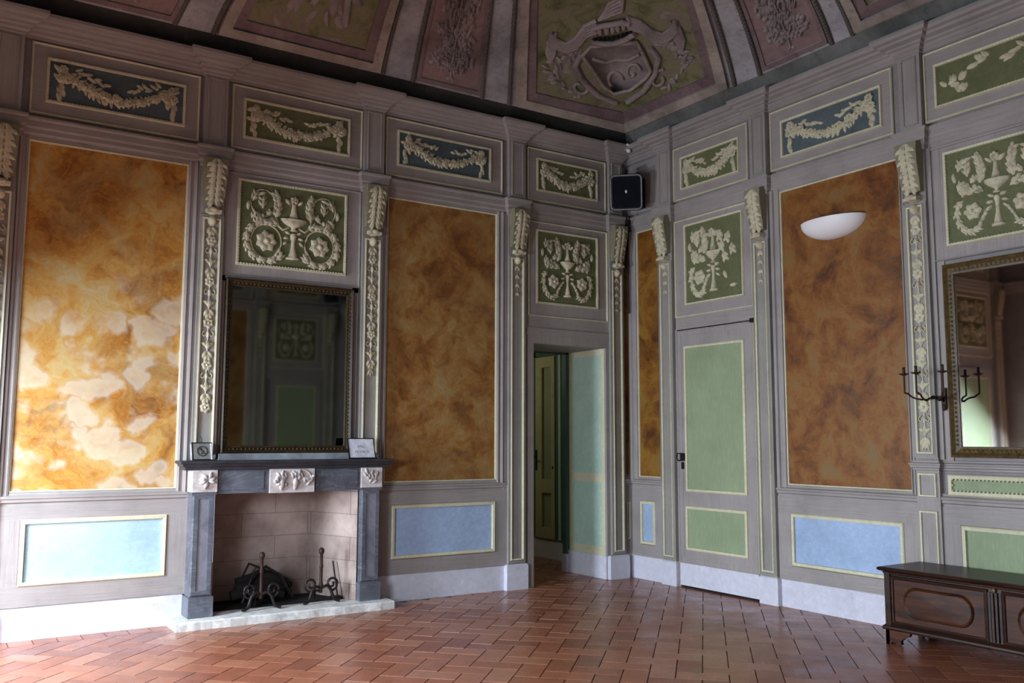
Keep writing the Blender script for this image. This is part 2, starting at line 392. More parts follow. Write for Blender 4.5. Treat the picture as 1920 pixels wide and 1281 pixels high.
# ================================================================= SETTING
# floor: herringbone terracotta over a dark bed
def clip(poly, axis, val, keep_less):
    out = []
    for i in range(len(poly)):
        a, b = poly[i], poly[(i + 1) % len(poly)]
        ia = (a[axis] <= val) == keep_less; ib = (b[axis] <= val) == keep_less
        if ia: out.append(a)
        if ia != ib:
            t = (val - a[axis]) / (b[axis] - a[axis]); out.append(tuple(a[k] + (b[k] - a[k]) * t for k in (0, 1)))
    return out
def build_floor():
    mb = MB(); tint = []; w = .168; g = .0022; s2 = math.sqrt(.5)
    def tile(poly, tv):
        n = len(poly)
        if n < 3: return
        cx = sum(p[0] for p in poly) / n; cy = sum(p[1] for p in poly) / n
        A = abs(sum(poly[i][0] * poly[(i + 1) % n][1] - poly[(i + 1) % n][0] * poly[i][1] for i in range(n))) / 2
        if A < .002: return
        dz = rnd(-.0004, .0004); tx, ty = rnd(-.0015, .0015), rnd(-.0015, .0015)
        top = [(x + (cx - x) * .012, y + (cy - y) * .012, dz + (x - cx) * tx + (y - cy) * ty) for x, y in poly]
        bot = [(x, y, -.012) for x, y in poly]
        fs = [tuple(range(n))] + [(i, (i + 1) % n, n + (i + 1) % n, n + i) for i in range(n)]
        mb.add(top + bot, fs); tint.extend([tv] * len(fs))
    for n in range(-60, 60):
        for m in range(-40, 40):
            for kind in (0, 1):
                if kind == 0: r = (n + 4 * m, n, 2, 1)
                else: r = (n + 4 * m + 3, n, 1, 2)
                x0, y0 = r[0] * w + g, r[1] * w + g; x1, y1 = (r[0] + r[2]) * w - g, (r[1] + r[3]) * w - g
                P = [(x0, y0), (x1, y0), (x1, y1), (x0, y1)]
                # local x along (1,-1), local y along (1,1); origin on a measured joint
                P = [(-1.15 + (x * s2 + y * s2), -2.0 + (-x * s2 + y * s2)) for x, y in P]
                cx = sum(p[0] for p in P) / 4; cy = sum(p[1] for p in P) / 4
                if not (-8.2 < cx < .3 and -8.8 < cy < 3.4): continue
                if cy > 0 and cx < -2.2: continue
                if cy > .3 or cx > -4.9: pass
                else: P = clip(P, 1, -.215, True)
                if cx > .25: continue
                tile(P, rnd(0, 1))
    x = -7.85
    while x < -4.9:
        tile([(x + g, -.208), (x + .165 - g, -.208), (x + .165 - g, .02), (x + g, .02)], rnd(.3, 1)); x += .165
    mb.tint = tint
    f = mb.obj('floor', 'tile'); tag(f, 'terracotta herringbone tile floor', None, None, 'structure')
    b = MB(); box(b, ID, -8.3, .4, -.12, -.0035, YB - .3, 3.6); b.obj('floor_bed', 'grout', parent=f)
build_floor()

# wall slabs (0.65 m thick) with their openings
ZT = 4.86
FX0, FX1 = -4.60, -3.312     # firebox opening
def slab(T, u0, u1, holes, name, mat='wallbase', th=.65, d1=0.):
    mb = MB(); us = sorted({u0, u1} | {h[0] for h in holes} | {h[1] for h in holes})
    for a, b in zip(us, us[1:]):
        hs = [h for h in holes if h[0] <= a + 1e-6 and h[1] >= b - 1e-6]
        z = -.1
        for h in sorted(hs, key=lambda q: q[2]):
            if h[2] > z: box(mb, T, a, b, z, h[2], -th, d1)
            z = h[3]
        box(mb, T, a, b, z, ZT + .1, -th, d1)
    o = mb.obj(name, mat); tag(o, kind='structure'); return o
DL0, DL1, DLH = -1.325, -.36, 2.50
wall_left = slab(TL, -8.5, .65, [(DL0, DL1, -.1, DLH), (FX0, FX1, -.1, 1.06)], 'wall_left')
wall_right = slab(TR, -9.15, 0, [], 'wall_right')
wall_back = slab(TB, -8.5, .0, [], 'wall_back')
WY = [-1.32, -4.25, -7.15]
wall_window = slab(TW, YB, 0, [(y - .43, y + .43, .12, 2.62) for y in WY], 'wall_far')
for o, l in ((wall_left, 'painted and panelled wall with the fireplace'), (wall_right, 'painted and panelled wall with the closed door'),
             (wall_back, 'panelled wall behind the camera'), (wall_window, 'panelled wall with the windows')): o['label'] = l
# windows: casement frames with glazing bars, hidden beyond the left edge of the photo
for i, y in enumerate(WY):
    mb = MB()
    rect_sweep(mb, TW, y - .37, y + .37, .18, 2.56, [(0, -.30), (0, -.25), (.06, -.25), (.06, -.30)])
    box(mb, TW, y - .03, y + .03, .18, 2.56, -.30, -.25)
    for z in (.75, 1.35, 1.95): box(mb, TW, y - .37, y + .37, z - .012, z + .012, -.29, -.26)
    o = mb.obj('window_%d' % (i + 1), 'cream'); tag(o, kind='structure')

# ---------------------------------------------------------------- panelling builders
STRING = [(0, 3.815), (.012, 3.825), (.012, 3.85), (.026, 3.868), (.026, 3.90), (.036, 3.915), (.036, 3.962), (.05, 3.975), (.05, 3.992), (.02, 4.004), (0, 4.006)]
CORN = [(0, 4.625), (.014, 4.632), (.014, 4.648), (.034, 4.662), (.038, 4.682), (.058, 4.69), (.062, 4.708), (.10, 4.722), (.108, 4.742), (.138, 4.752), (.150, 4.775), (.150, 4.800), (-.04, 4.825)]
RAIL = [(0, .985), (.010, .99), (.010, 1.008), (.026, 1.018), (.026, 1.036), (.036, 1.046), (.036, 1.058), (.014, 1.070), (.010, 1.088), (0, 1.09)]
PLINTH = [(0, -.01), (.0, .238), (-.012, .25), (-.05, .25)]
PD, BD = .062, .012        # pilaster and bay depths
def plan_of(u0, u1, pils, bay=BD, pil=PD, grow=0., skip=()):
    """stepped plan along the wall from u0 to u1 (ascending)"""
    P = [(u0, bay)]
    for a, b in sorted(pils):
        a -= grow; b += grow
        P += [(a, bay), (a, pil), (b, pil), (b, bay)]
    P.append((u1, bay)); out = []
    for p in P:
        if not out or abs(out[-1][0] - p[0]) + abs(out[-1][1] - p[1]) > 1e-5: out.append(p)
    return out

def beads(mb, T, u0, u1, h0, h1, d, r=.011, step=.026):
    if u0 > u1: u0, u1 = u1, u0
    nu = max(2, int((u1 - u0) / step)); nh = max(2, int((h1 - h0) / step))
    for i in range(nu + 1):
        u = u0 + (u1 - u0) * i / nu
        for h in (h0, h1): blob(mb, T, u, h, d, r * .62, r, r, .5, 5, 1)
    for i in range(1, nh):
        h = h0 + (h1 - h0) * i / nh
        for u in (u0, u1): blob(mb, T, u, h, d, r, r * .62, r, .5, 5, 1)

def garland(mb, T, u0, u1, h0, h1, d, style='full', light=False):
    if u0 > u1: u0, u1 = u1, u0
    w, hh = u1 - u0, h1 - h0; X = lambda x: u0 + w * (x + 1) / 2; Y = lambda y: h0 + hh * y
    k = hh / .235; n = 8 if light else 1
    def sprig(x, y, ang, L, W): leaf(mb, T, X(x), Y(y), ang, L * k, W * k, d, .020, rnd(-.6, .6), 3 if light else 4)
    if style == 'scraps':
        for x, y in ((-.83, .42), (-.78, .34), (-.72, .40), (-.68, .33)):
            flower(mb, T, X(x), Y(y), .036 * k, d, 5, .02)
        for i in range(7): sprig(-.66 + i * .055, .78 + .05 * math.sin(i) - .01 * i, rnd(-.6, .9), .06, .025)
        for i in range(6): sprig(.02 + i * .05, .86 - .02 * i, rnd(-.6, .9), .06, .03)
        for i in range(12): sprig(.45 + i * .035, .4 + rnd(-.12, .12), rnd(0, 6), .06, .03)
        return
    # main swag
    N = 21
    for i in range(N + 1):
        x = -.72 + 1.44 * i / N; y = .26 + .44 * (abs(x) / .72) ** 2.1; sl = math.atan2(.44 * 2.1 / .72 * (abs(x) / .72) ** 1.1 * (1 if x > 0 else -1) * hh, w / 2)
        if light:
            blob(mb, T, X(x), Y(y), d, .035 * k, .03 * k, .028, sl, 6, 2); continue
        blob(mb, T, X(x) + rnd(-.006, .006), Y(y) + rnd(-.008, .008), d, rnd(.017, .027) * k, rnd(.017, .027) * k, rnd(.022, .034), rnd(0, 3), 6, 3)
        for s in (-1, 1):
            sprig(x + rnd(-.02, .02), y + s * .03, sl + s * rnd(.7, 1.5) + (PI if x > 0 else 0), rnd(.038, .056), rnd(.016, .024))
        if i % 3 != 0: flower(mb, T, X(x), Y(y) + rnd(-.018, .018) * k, rnd(.022, .029) * k, d + .014, 6, .022)
        for q in range(3): blob(mb, T, X(x) + rnd(-.022, .022) * k, Y(y) + rnd(-.024, .024) * k, d, rnd(.007, .012) * k, rnd(.007, .012) * k, rnd(.018, .03), rnd(0, 3), 5, 2)
    # end clusters with falling tails, and the small upper sprays
    for s in (-1, 1):
        for q in range(3 if light else 9):
            x = s * rnd(.74, .88); y = rnd(.5, .86)
            blob(mb, T, X(x), Y(y), d, .022 * k, .02 * k, rnd(.02, .034), rnd(0, 3), 6, 2)
            sprig(x, y, rnd(0, 6.3), .055, .028)
        if not light:
            for fx, fy in ((.80, .70), (.87, .60), (.74, .60), (.83, .84)): flower(mb, T, X(s * fx), Y(fy), rnd(.026, .034) * k, d + .012, 7, .022)
        for q in range(2 if light else 5):
            sprig(s * (.86 + rnd(-.03, .03)), .50 - .08 * q, -PI / 2 + rnd(-.4, .4), .055, .03)
        if not light:
            for q in range(7):
                x = s * (.66 - .07 * q); y = .86 - .035 * q + rnd(-.03, .03)
                sprig(x, y, (PI if s > 0 else 0) + rnd(-.7, .7), .05, .022); 
                if q % 2: blob(mb, T, X(x), Y(y), d, .014 * k, .014 * k, .018, 0, 5, 2)

def urn_relief(mb, T, u0, u1, h0, h1, d, big=True, light=False, sparse=0):
    if u0 > u1: u0, u1 = u1, u0
    w, hh = (u1 - u0) / 2, h1 - h0; uc = (u0 + u1) / 2; X = lambda x: uc + w * x; Y = lambda y: h0 + hh * y; k = hh / .75
    P = lambda pts: [(X(a), Y(b)) for a, b in pts]
    def lf(x, y, ang, L, W, curl=0., s=1):
        a = ang if s > 0 else PI - ang
        if light or W < .045: leaf(mb, T, X(x * s), Y(y), a, L * k, W * .8 * k, d, .026, curl * s, 3 if light else 5); return
        leaf(mb, T, X(x * s), Y(y), a, L * k, W * .55 * k, d, .032, curl * s, 5)
        for q, f in ((-1, .15), (1, .15), (-1, .5), (1, .5)):      # side lobes of the acanthus
            leaf(mb, T, X(x * s) + math.cos(a) * L * f * k, Y(y) + math.sin(a) * L * f * k, a + q * .75, L * .52 * k, W * .38 * k, d, .022, -q * .5, 3)
    # lathe-like half urn silhouettes raised from the ground
    def half(prof, dd=.035):
        vs = []; n = 7; fs = []
        for y, r in prof:
            for i in range(n):
                a = PI * i / (n - 1); vs.append(T(X(-math.cos(a) * r), Y(y), d + math.sin(a) * min(dd, r * w)))
        m = len(prof)
        for j in range(m - 1):
            for i in range(n - 1): fs.append((j * n + i, j * n + i + 1, j * n + n + i + 1, j * n + n + i))
        fs += [tuple(range(n)), tuple(range((m - 1) * n, m * n))]
        mb.add(vs, fs, True)
    half([(.615, .10), (.65, .085), (.70, .06), (.77, .042), (.80, .05)])
    half([(.605, .27), (.60, .27), (.575, .25), (.545, .19), (.515, .11), (.50, .05), (.475, .04), (.465, .08), (.455, .08)], .05)
    half([(.42, .05), (.39, .075), (.35, .05), (.30, .04), (.24, .045), (.14, .085), (.12, .085), (.115, .14), (.09, .14)])
    for a in (-.9, -.3, .3, .9): leaf(mb, T, X(a * .08), Y(.80), PI / 2 - a, .075 * k, .03 * k, d, .03)
    flower(mb, T, X(0), Y(.86), .035 * k, d + .015, 5)
    for s in (-1, 1):
        for q in range(3): lf(.06 + .03 * q, .42 - .05 * q, .3 - .5 * q, .06, .03, 0, s)
        if sparse and s == sparse: 
            for x, y, a in ((.5, .22, 1.9), (.62, .12, .1), (.35, .62, 2.2)): lf(x, y, a, .09, .04, 0, s)
            for x, y, a in ((.30, .86, 4.6), (.36, .72, 4.6), (.42, .58, 5.0), (.62, .82, 4.4), (.72, .66, 4.9)): lf(x, y, a, .12, .06, .5, s)
            continue
        if big:
            if not light:
                rtube(mb, T, P(arc(.54 * s, .29, .30, 0, 2 * PI, 22, .215)), .008 * k, d + .004)
                rtube(mb, T, P(arc(.62 * s, .77, .245, 0, 2 * PI, 20, .17)), .006 * k, d + .004)
                rtube(mb, T, P([(.1 * s, .5), (.22 * s, .46), (.3 * s, .5), (.36 * s, .6), (.33 * s, .72), (.25 * s, .80)]), .012 * k, d + .004)
            flower(mb, T, X(.54 * s), Y(.29), .10 * k, d + .004, 7, .035); blob(mb, T, X(.54 * s), Y(.29), d, .055 * k, .055 * k, .035)
            for q in range(9):     # outer wreath of overlapping leaves
                a = math.radians(112 - q * 29); x = .54 + .41 * math.cos(a); y = .29 + .265 * math.sin(a)
                lf(x, y, a - PI / 2 - .35, .115, .075, -.3, s)
            for q in range(3): lf(.25 + .05 * q, .24 - .055 * q, -1.2, .09, .03, .3, s)
        else:
            for q in range(6):
                a = math.radians(60 - q * 32); lf(.60 + .26 * math.cos(a), .27 + .20 * math.sin(a), a - PI / 2 - .2, .10, .05, -.3, s)
            flower(mb, T, X(.52 * s), Y(.30), .075 * k, d + .004, 6, .035); blob(mb, T, X(.52 * s), Y(.30), d, .045 * k, .045 * k, .03)
            for q in range(3): lf(.22 + .06 * q, .30 - .05 * q, -1.3, .07, .03, .3, s)
        # tall acanthus spray beside the urn
        for x, y, a, L, W in ((.36, .60, 1.75, .14, .085), (.29, .72, 1.3, .13, .08), (.30, .83, 1.0, .11, .07), (.28, .50, .5, .12, .055), (.45, .52, .2, .12, .06),
                              (.60, .50, .9, .12, .055), (.74, .48, 1.6, .12, .055), (.84, .56, 2.1, .10, .045), (.62, .70, 1.5, .14, .06), (.55, .62, 2.3, .08, .05),
                              (.82, .78, 1.9, .12, .05), (.74, .86, 2.6, .10, .04), (.90, .66, 1.4, .09, .04)):
            lf(x, y, a, L, W, .4, s)
        blob(mb, T, X(.62 * s), Y(.60), d, .02 * k, .03 * k, .025); blob(mb, T, X(.78 * s), Y(.63), d, .018 * k, .026 * k, .022)

def capital(T, uc, w, d):
    """acanthus console 3.45-3.87 with volute and ball; returns ground and leaves"""
    g = MB(); l = MB(); kq = MB(); hw = w / 2
    prof = [(3.872, .095), (3.80, .10), (3.70, .085), (3.60, .062), (3.52, .045), (3.475, .04)]
    vs = []; fs = []
    for h, p in prof:
        t = (3.872 - h) / .40; ww = hw * (1 - .16 * t)
        vs += [T(uc - ww, h, 0), T(uc - ww, h, d + p), T(uc + ww, h, d + p), T(uc + ww, h, 0)]
    for i in range(len(prof) - 1):
        for k in range(3): fs.append((i * 4 + k, i * 4 + k + 1, i * 4 + k + 5, i * 4 + k + 4))
    fs += [(0, 1, 2, 3), tuple(range(len(vs) - 4, len(vs)))]
    g.add(vs, fs)
    def dp(h):
        for (a, pa), (b, pb) in zip(prof, prof[1:]):
            if h <= a and h >= b: return d + pb + (pa - pb) * (h - b) / (a - b)
        return d + .045
    for r in range(8):
        h = 3.865 - r * .048; t = (3.872 - h) / .40; ww = hw * (1 - .16 * t)
        for s in (-1, 1):
            U = lambda u, hh, dd, s=s: T(uc + s * u, hh, dp(max(3.476, min(3.87, hh))) + dd)
            leaf(l, U, .004, h, -.95, .10 * ww / .1, .036, 0, .017, .25, 4); leaf(l, U, .012, h - .01, -1.30, .085, .028, 0, .020, .35, 4)
            if r % 2: leaf(l, U, ww * .45, h + .012, -.75, .062 * ww / .1, .030, 0, .016, .1, 3)
        for s in (-.62, -.22, .22, .62): blob(kq, T, uc + s * ww, h - .034 - .018 * abs(s), dp(h - .034) + .006, .0055, .010, .012, 0, 6, 2)
    # volute and ball below
    box(l, T, uc - hw * .62, uc + hw * .62, 3.405, 3.43, d, d + .07)
    blob(l, T, uc, 3.43, d, hw * .66, .036, .085, 0, 10, 3); blob(l, T, uc, 3.345, d - .01, .040, .046, .062, 0, 10, 3)
    return g, l, kq
def festoon(T, uc, d, h0, h1, style):
    mb = MB()
    if style == 'long':
        rtube(mb, T, [(uc, h1), (uc, h0 + .05)], .006, d)
        h = h1; i = 0
        while h > h0 + .06:
            m = i % 4
            if m == 0:
                for s in (-1, 1):
                    leaf(mb, T, uc, h, -PI / 2 + s * .9, .075, .032, d, .02, -s * .9); leaf(mb, T, uc, h - .02, -PI / 2 + s * .35, .07, .03, d, .018)
                h -= .085
            elif m == 1:
                flower(mb, T, uc, h - .03, .047, d, 6, .02); h -= .085
            elif m == 2:
                for s in (-1, 1): rtube(mb, T, spiral(uc + s * .026, h - .04, .026, .006, PI / 2, PI / 2 - s * 5), .0055, d + .006, 4)
                blob(mb, T, uc, h - .04, d, .016, .034, .02); h -= .09
            else:
                for s in (-1, 1): leaf(mb, T, uc, h - .055, PI / 2 + s * .75, .065, .03, d, .018, s * .8)
                leaf(mb, T, uc, h, -PI / 2, .085, .04, d, .024); h -= .095
            i += 1
        for s in (-1, 0, 1): leaf(mb, T, uc, h0 + .07, -PI / 2 + s * .4, .08, .022, d, .015)
    else:
        n = max(2, int((h1 - h0) / .078)); rtube(mb, T, [(uc, h1), (uc, h0 + .05)], .003, d + .002, 4)
        for i in range(n):
            h = h1 - i * (h1 - h0) / n; k = 1 - .35 * i / n
            for s in (-1, 1): leaf(mb, T, uc, h, -PI / 2 + s * .45, .062 * k, .03 * k, d, .016)
            blob(mb, T, uc, h - .02, d, .012 * k, .022 * k, .02)
    return mb

SIDE = {}
def pilaster(cx, a, b, fest, h_low, label, festoon_label=None, dark=False):
    T = cx.T; a, b = min(a, b), max(a, b); uc = (a + b) / 2; w = b - a; e = .035
    t = cx.thing('pilaster', label, 'pilaster', uc, .25, 'pilasters on the panelled walls')
    mb = MB(); box(mb, T, a + .0015, b - .0015, h_low - .05, 3.83, -.01, PD - .008)
    # raised rim round a sunk panel
    rect_sweep(mb, T, a + e, b - e, h_low, 3.36, [(0, PD - .008), (0, PD + .006), (.014, PD + .006), (.018, PD + .002), (e, PD + .002), (e, PD - .03)])
    t.part('shaft', mb, 'pil')
    mb = MB(); rect_sweep(mb, T, a + e + .006, b - e - .006, h_low + .006, 3.354, [(0, PD - .006), (.001, PD + .012), (.013, PD + .016), (.016, PD + .004)])
    t.part('shaft_moulding', mb, 'cream')
    g, l, kk = capital(T, uc, w * .98, PD)
    c = t.part('capital', g, 'capback'); t.part('capital_leaves', l, 'stucco', parent=c)
    fz = MB(); box(fz, T, a, b, 4.0, 4.63, 0, PD); t.part('frieze_block', fz, 'lavv')
    mb = MB(); rect_sweep(mb, T, a + .045, b - .045, 4.05, 4.59, [(0, PD), (.002, PD + .008), (.012, PD + .010), (.02, PD)]); t.part('frieze_moulding', mb, 'pil')
    if fest: 
        f = festoon(T, uc, PD - .004, fest[0], 3.29, fest[1]); t.part('festoon', f, 'stucco', festoon_label)
    return t

def frieze_panel(cx, u0, u1, h0, h1, ou0, ou1, mat, label, style='full', group=None):
    T = cx.T; light = cx.acc is not None
    t = cx.thing('garland_panel', label, 'relief panel', (u0 + u1) / 2, h0, group)
    mb = MB(); box(mb, T, u0, u1, h0, h1, 0, .015); t.part('ground', mb, mat)
    mb = MB(); rect_sweep(mb, T, u0, u1, h0, h1, [(-.002, .014), (0, .032), (.016, .036), (.020, .012)])
    if not light: beads(mb, T, u0 - .006, u1 + .006, h0 - .006, h1 + .006, .032)
    t.part('bead_border', mb, 'cream')
    mb = MB(); garland(mb, T, u0 + .012, u1 - .012, h0 + .01, h1 - .01, .015, style, light); t.part('garland', mb, 'stucco')
    # outer board with its own cream edge
    mb = MB(); rect_sweep(mb, T, u0 - .018, u1 + .018, h0 - .018, h1 + .018, [(0, .0), (0, .014), (.02, .014)])
    m2 = MB(); box(m2, T, ou0, ou1, 4.035, 4.605, 0, .012)
    t.part('board', m2, 'lav')
    mb = MB(); rect_sweep(mb, T, min(ou0, ou1) + .019, max(ou0, ou1) - .019, 4.048, 4.594, [(0, .012), (.002, .024), (.010, .028), (.016, .020), (.018, .004)]); t.part('edge_moulding', mb, 'cream')

def relief_panel(cx, u0, u1, h0, h1, ou0, ou1, oh0, oh1, label, big, beadsp=True, sparse=0):
    T = cx.T; light = cx.acc is not None
    t = cx.thing('urn_relief_panel', label, 'relief panel', (u0 + u1) / 2, h0, None)
    m2 = MB(); box(m2, T, ou0, ou1, oh0, oh1, 0, .010); t.part('board', m2, 'lavv')
    mb = MB(); box(mb, T, u0, u1, h0, h1, 0, .013); t.part('ground', mb, 'relief_green')
    mb = MB(); rect_sweep(mb, T, u0, u1, h0, h1, [(-.002, .01), (0, .028), (.016, .032), (.022, .012)])
    if beadsp and not light: beads(mb, T, u0 - .004, u1 + .004, h0 - .004, h1 + .004, .028)
    t.part('bead_border', mb, 'cream')
    mb = MB(); rect_sweep(mb, T, ou0, ou1, oh0, oh1, [(-.012, .008), (-.010, .024), (0, .028), (.006, .004)]); t.part('edge_moulding', mb, 'cream' if not beadsp else 'lav')
    mb = MB(); urn_relief(mb, T, u0 + .03, u1 - .03, h0 + .01, h1 - .01, .013, big, light, sparse); t.part('urn_relief', mb, 'stucco')

def marble_panel(cx, u0, u1, ou0, ou1, mat, label):
    """tall ochre field with stepped grey surround"""
    T = cx.T; h0, h1 = 1.102, 3.805
    if u0 > u1: u0, u1 = u1, u0
    if ou0 > ou1: ou0, ou1 = ou1, ou0
    t = cx.thing('scagliola_panel', label, 'wall panel', (u0 + u1) / 2, h0, None)
    mb = MB(); box(mb, T, u0 - .01, u1 + .01, h0 - .01, h1 + .01, 0, .004); t.part('field', mb, mat)
    mb = MB(); rect_sweep(mb, T, u0, u1, h0, h1, [(-.001, .003), (.0, .018), (.010, .021), (.014, .012)]); t.part('bead', mb, 'cream')
    mb = MB()
    for s, (x0, x1) in ((0, (ou0 + .0015, u0)), (1, (u1, ou1 - .0015))):
        if abs(x1 - x0) < .03: continue
        w = x1 - x0; P = [(0, .012), (.10, .012), (.14, .030), (.30, .036), (.36, .022), (.62, .022), (.68, .040), (.86, .046), (.93, .03), (1, .03), (1, -.01)]
        vs = []; 
        for f, d in P:
            x = (x1 - w * f) if s == 0 else (x0 + w * f); vs += [T(x, 1.06, d), T(x, 3.84, d)]
        mb.add(vs, [(2 * i, 2 * i + 1, 2 * i + 3, 2 * i + 2) for i in range(len(P) - 1)])
    t.part('surround', mb, 'lavv')

def dado_panel(cx, u0, u1, h0, h1, mat, label, rim='cream', bead=False):
    T = cx.T; t = cx.thing('dado_panel', label, 'wall panel', (u0 + u1) / 2, h0, None)
    mb = MB(); box(mb, T, u0, u1, h0, h1, 0, .016); t.part('field', mb, mat)
    mb = MB(); rect_sweep(mb, T, u0, u1, h0, h1, [(-.002, .014), (0, .038), (.022, .042), (.030, .034), (.034, .018)])
    if bead: beads(mb, T, u0 + .006, u1 - .006, h0 + .006, h1 - .006, .034, .010, .03)
    t.part('rim', mb, rim)

ntrim = [0]
def stiles(cx, wallobj, items):
    """flat boards that belong to the wall itself: [(kind,u0,u1,h0,h1,d)]"""
    A = MB(); B = MB()
    for k, u0, u1, h0, h1, d in items: box(A if k == 'h' else B, cx.T, u0, u1, h0, h1, -.005, d)
    for nm, mb, mt in (('rail_boards', A, 'lav'), ('stile_boards', B, 'lavv')):
        if mb.v:
            if cx.acc is not None: cx.acc.setdefault(mt, MB()).merge(mb)
            else:
                ntrim[0] += 1; tag(mb.obj('trim_%d' % ntrim[0], mt), label='flat painted framing boards of the panelled wall', kind='structure')

def trim(cx, parts, mat, label, name=None):
    mb = MB()
    for plan, prof in parts: path_sweep(mb, cx.T, plan, prof)
    if cx.acc is not None: cx.acc.setdefault(mat, MB()).merge(mb); return
    ntrim[0] += 1; o = mb.obj(name or 'trim_%d' % ntrim[0], mat); tag(o, label, kind='structure')

# ================================================================= LEFT WALL (fireplace wall)
PL = [(-.315, -.13), (-1.655, -1.45), (-3.288, -3.083), (-4.775, -4.575), (-6.36, -6.155), (-7.72, -7.54)]
def left_wall(T, wobj, acc=None):
    cx = Ctx(T, acc); H = acc is not None
    g1 = 'scrolled' 
    names = ['pilaster with bell-drop festoon between the open doorway and the corner, under the loudspeaker',
             'pilaster with short bell-drop festoon between the ochre panel and the open doorway',
             'pilaster with flower festoon right of the mantel mirror, above the white notice',
             'pilaster with long flower festoon left of the mantel mirror, above the pictogram notice',
             'pilaster cut by the left edge of the photo, left of the pale ochre panel', 'pilaster in the far left corner']
    fests = [(2.86, 'short'), (2.92, 'short'), (2.08, 'long'), (1.72, 'long'), (1.72, 'long'), (2.9, 'short')]
    for i, ((a, b), nm, fe) in enumerate(zip(PL, names, fests)): pilaster(cx, a, b, fe, 1.375 if i in (2, 3) else .30, nm)
    rng = (XW, 0)
    trim(cx, [(plan_of(rng[0], rng[1], PL), CORN)], 'lav', 'moulded cornice running along the fireplace wall')
    trim(cx, [(plan_of(rng[0], rng[1], PL, .008, PD + .002, .004), STRING)], 'lav', 'string course below the frieze of the fireplace wall')
    segs = [(XW, PL[5][0]), (PL[4][1], PL[3][0]), (PL[2][1], PL[1][0]), (PL[0][1], 0)]
    trim(cx, [([(a, .012), (b, .012)], RAIL) for a, b in segs], 'lav', 'dado rail of the fireplace wall')
    pl = [(plan_of(DL1 - .0 + .05, 0, [PL[0]], .022, .078, .04)), (plan_of(-3.06, DL0 - .085, [PL[1]], .022, .078, .025)), plan_of(-6.40, -4.79, [PL[4]], .022, .078, .025), plan_of(XW, -7.45, [PL[5]], .022, .078, .025)]
    trim(cx, [(p, PLINTH) for p in pl], 'plinth', 'pale painted skirting of the fireplace wall', 'baseboard_left')
    # frieze
    frieze_panel(cx, -1.262, -.475, 4.160, 4.485, -1.40, -.33, 'relief_green', 'green garland relief panel high above the open doorway')
    frieze_panel(cx, -2.908, -1.878, 4.155, 4.480, -3.05, -1.71, 'relief_blue', 'blue-grey garland relief panel above the ochre panel beside the doorway')
    frieze_panel(cx, -4.408, -3.440, 4.155, 4.482, -4.53, -3.29, 'relief_green', 'green garland relief panel above the urn relief over the fireplace')
    frieze_panel(cx, -5.968, -4.942, 4.155, 4.482, -6.10, -4.80, 'relief_blue', 'blue-grey garland relief panel at the left, above the pale ochre panel')
    frieze_panel(cx, -7.37, -6.57, 4.160, 4.485, -7.51, -6.42, 'relief_green', 'green garland relief panel outside the left edge, above the far door') if 1 else 0
    # overdoor and chimney-breast reliefs
    relief_panel(cx, -1.265, -.478, 2.945, 3.705, -1.385, -.322, 2.79, 3.805, 'green urn and leaf relief panel directly above the open doorway', False, False)
    relief_panel(cx, -4.43, -3.455, 3.02, 3.750, -4.565, -3.297, 2.90, 3.812, 'green relief with urn and two flower wreaths above the mantel mirror', True)
    relief_panel(cx, -7.37, -6.57, 2.945, 3.705, -7.50, -6.43, 2.79, 3.805, 'green urn relief panel above the far left door', False, False)
    # ochre panels
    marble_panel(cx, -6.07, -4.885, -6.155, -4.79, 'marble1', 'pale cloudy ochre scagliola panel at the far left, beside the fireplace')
    marble_panel(cx, -3.005, -1.788, -3.083, -1.70, 'marble2', 'ochre scagliola panel between the fireplace and the open doorway')
    dado_panel(cx, -5.955, -4.965, .425, .855, 'aqua', 'brightly lit pale aqua dado panel left of the fireplace')
    dado_panel(cx, -2.90, -1.825, .415, .850, 'blue', 'pale blue dado panel between the fireplace and the open doorway')
    it = [('h', -6.155, -4.79, .245, .40, .030), ('h', -6.155, -4.79, .885, .99, .030), ('v', -6.155, -5.99, .40, .885, .030), ('v', -4.93, -4.79, .40, .885, .030),
          ('h', -3.083, -1.70, .245, .38, .030), ('h', -3.083, -1.70, .885, .99, .030), ('v', -3.083, -2.935, .38, .885, .030), ('v', -1.79, -1.70, .38, .885, .030),
          ('v', -4.565, -4.535, 1.3, 2.92, .012), ('v', -3.36, -3.30, 1.3, 2.92, .012), ('h', -4.565, -3.297, 2.85, 2.90, .012),
          # narrow boards beside the pilasters
          ('v', -1.70, -1.655, .24, 3.83, .030), ('v', -4.79, -4.775, .24, 3.83, .03),
          ('h', -1.40, -.32, 2.66, 2.79, .016), ('h', -1.42, -.31, 2.585, 2.66, .034),
          ('v', -1.450, -1.405, .0, 3.83, .02), ('v', -.33, -.315, .0, 3.83, .02), ('v', -.13, .0, .245, 3.83, .012)]
    if not H:
        t = cx.thing('scagliola_panel', 'very slim ochre sliver on the return between the corner pilaster and the corner', 'wall panel', -.045, 1.11)
        A = MB(); box(A, T, -.075, -.028, 1.11, 3.80, .0122, .016); t.part('field', A, 'marble4')
        t = cx.thing('dado_panel', 'very slim cream-rimmed grey panel in the corner beside the pilaster plinth', 'wall panel', -.045, .42)
        A = MB(); box(A, T, -.068, -.034, .42, .80, .0122, .016); t.part('field', A, 'pil')
        A = MB(); rect_sweep(A, T, -.068, -.034, .42, .80, [(-.001, .015), (0, .024), (.008, .026), (.011, .0125)]); t.part('rim', A, 'cream')
    stiles(cx, wobj, it)
    # far door (seen only in the mirror)
    A = MB(); box(A, T, -7.43, -6.47, .02, 2.6, 0, .02); B = MB(); G = MB()
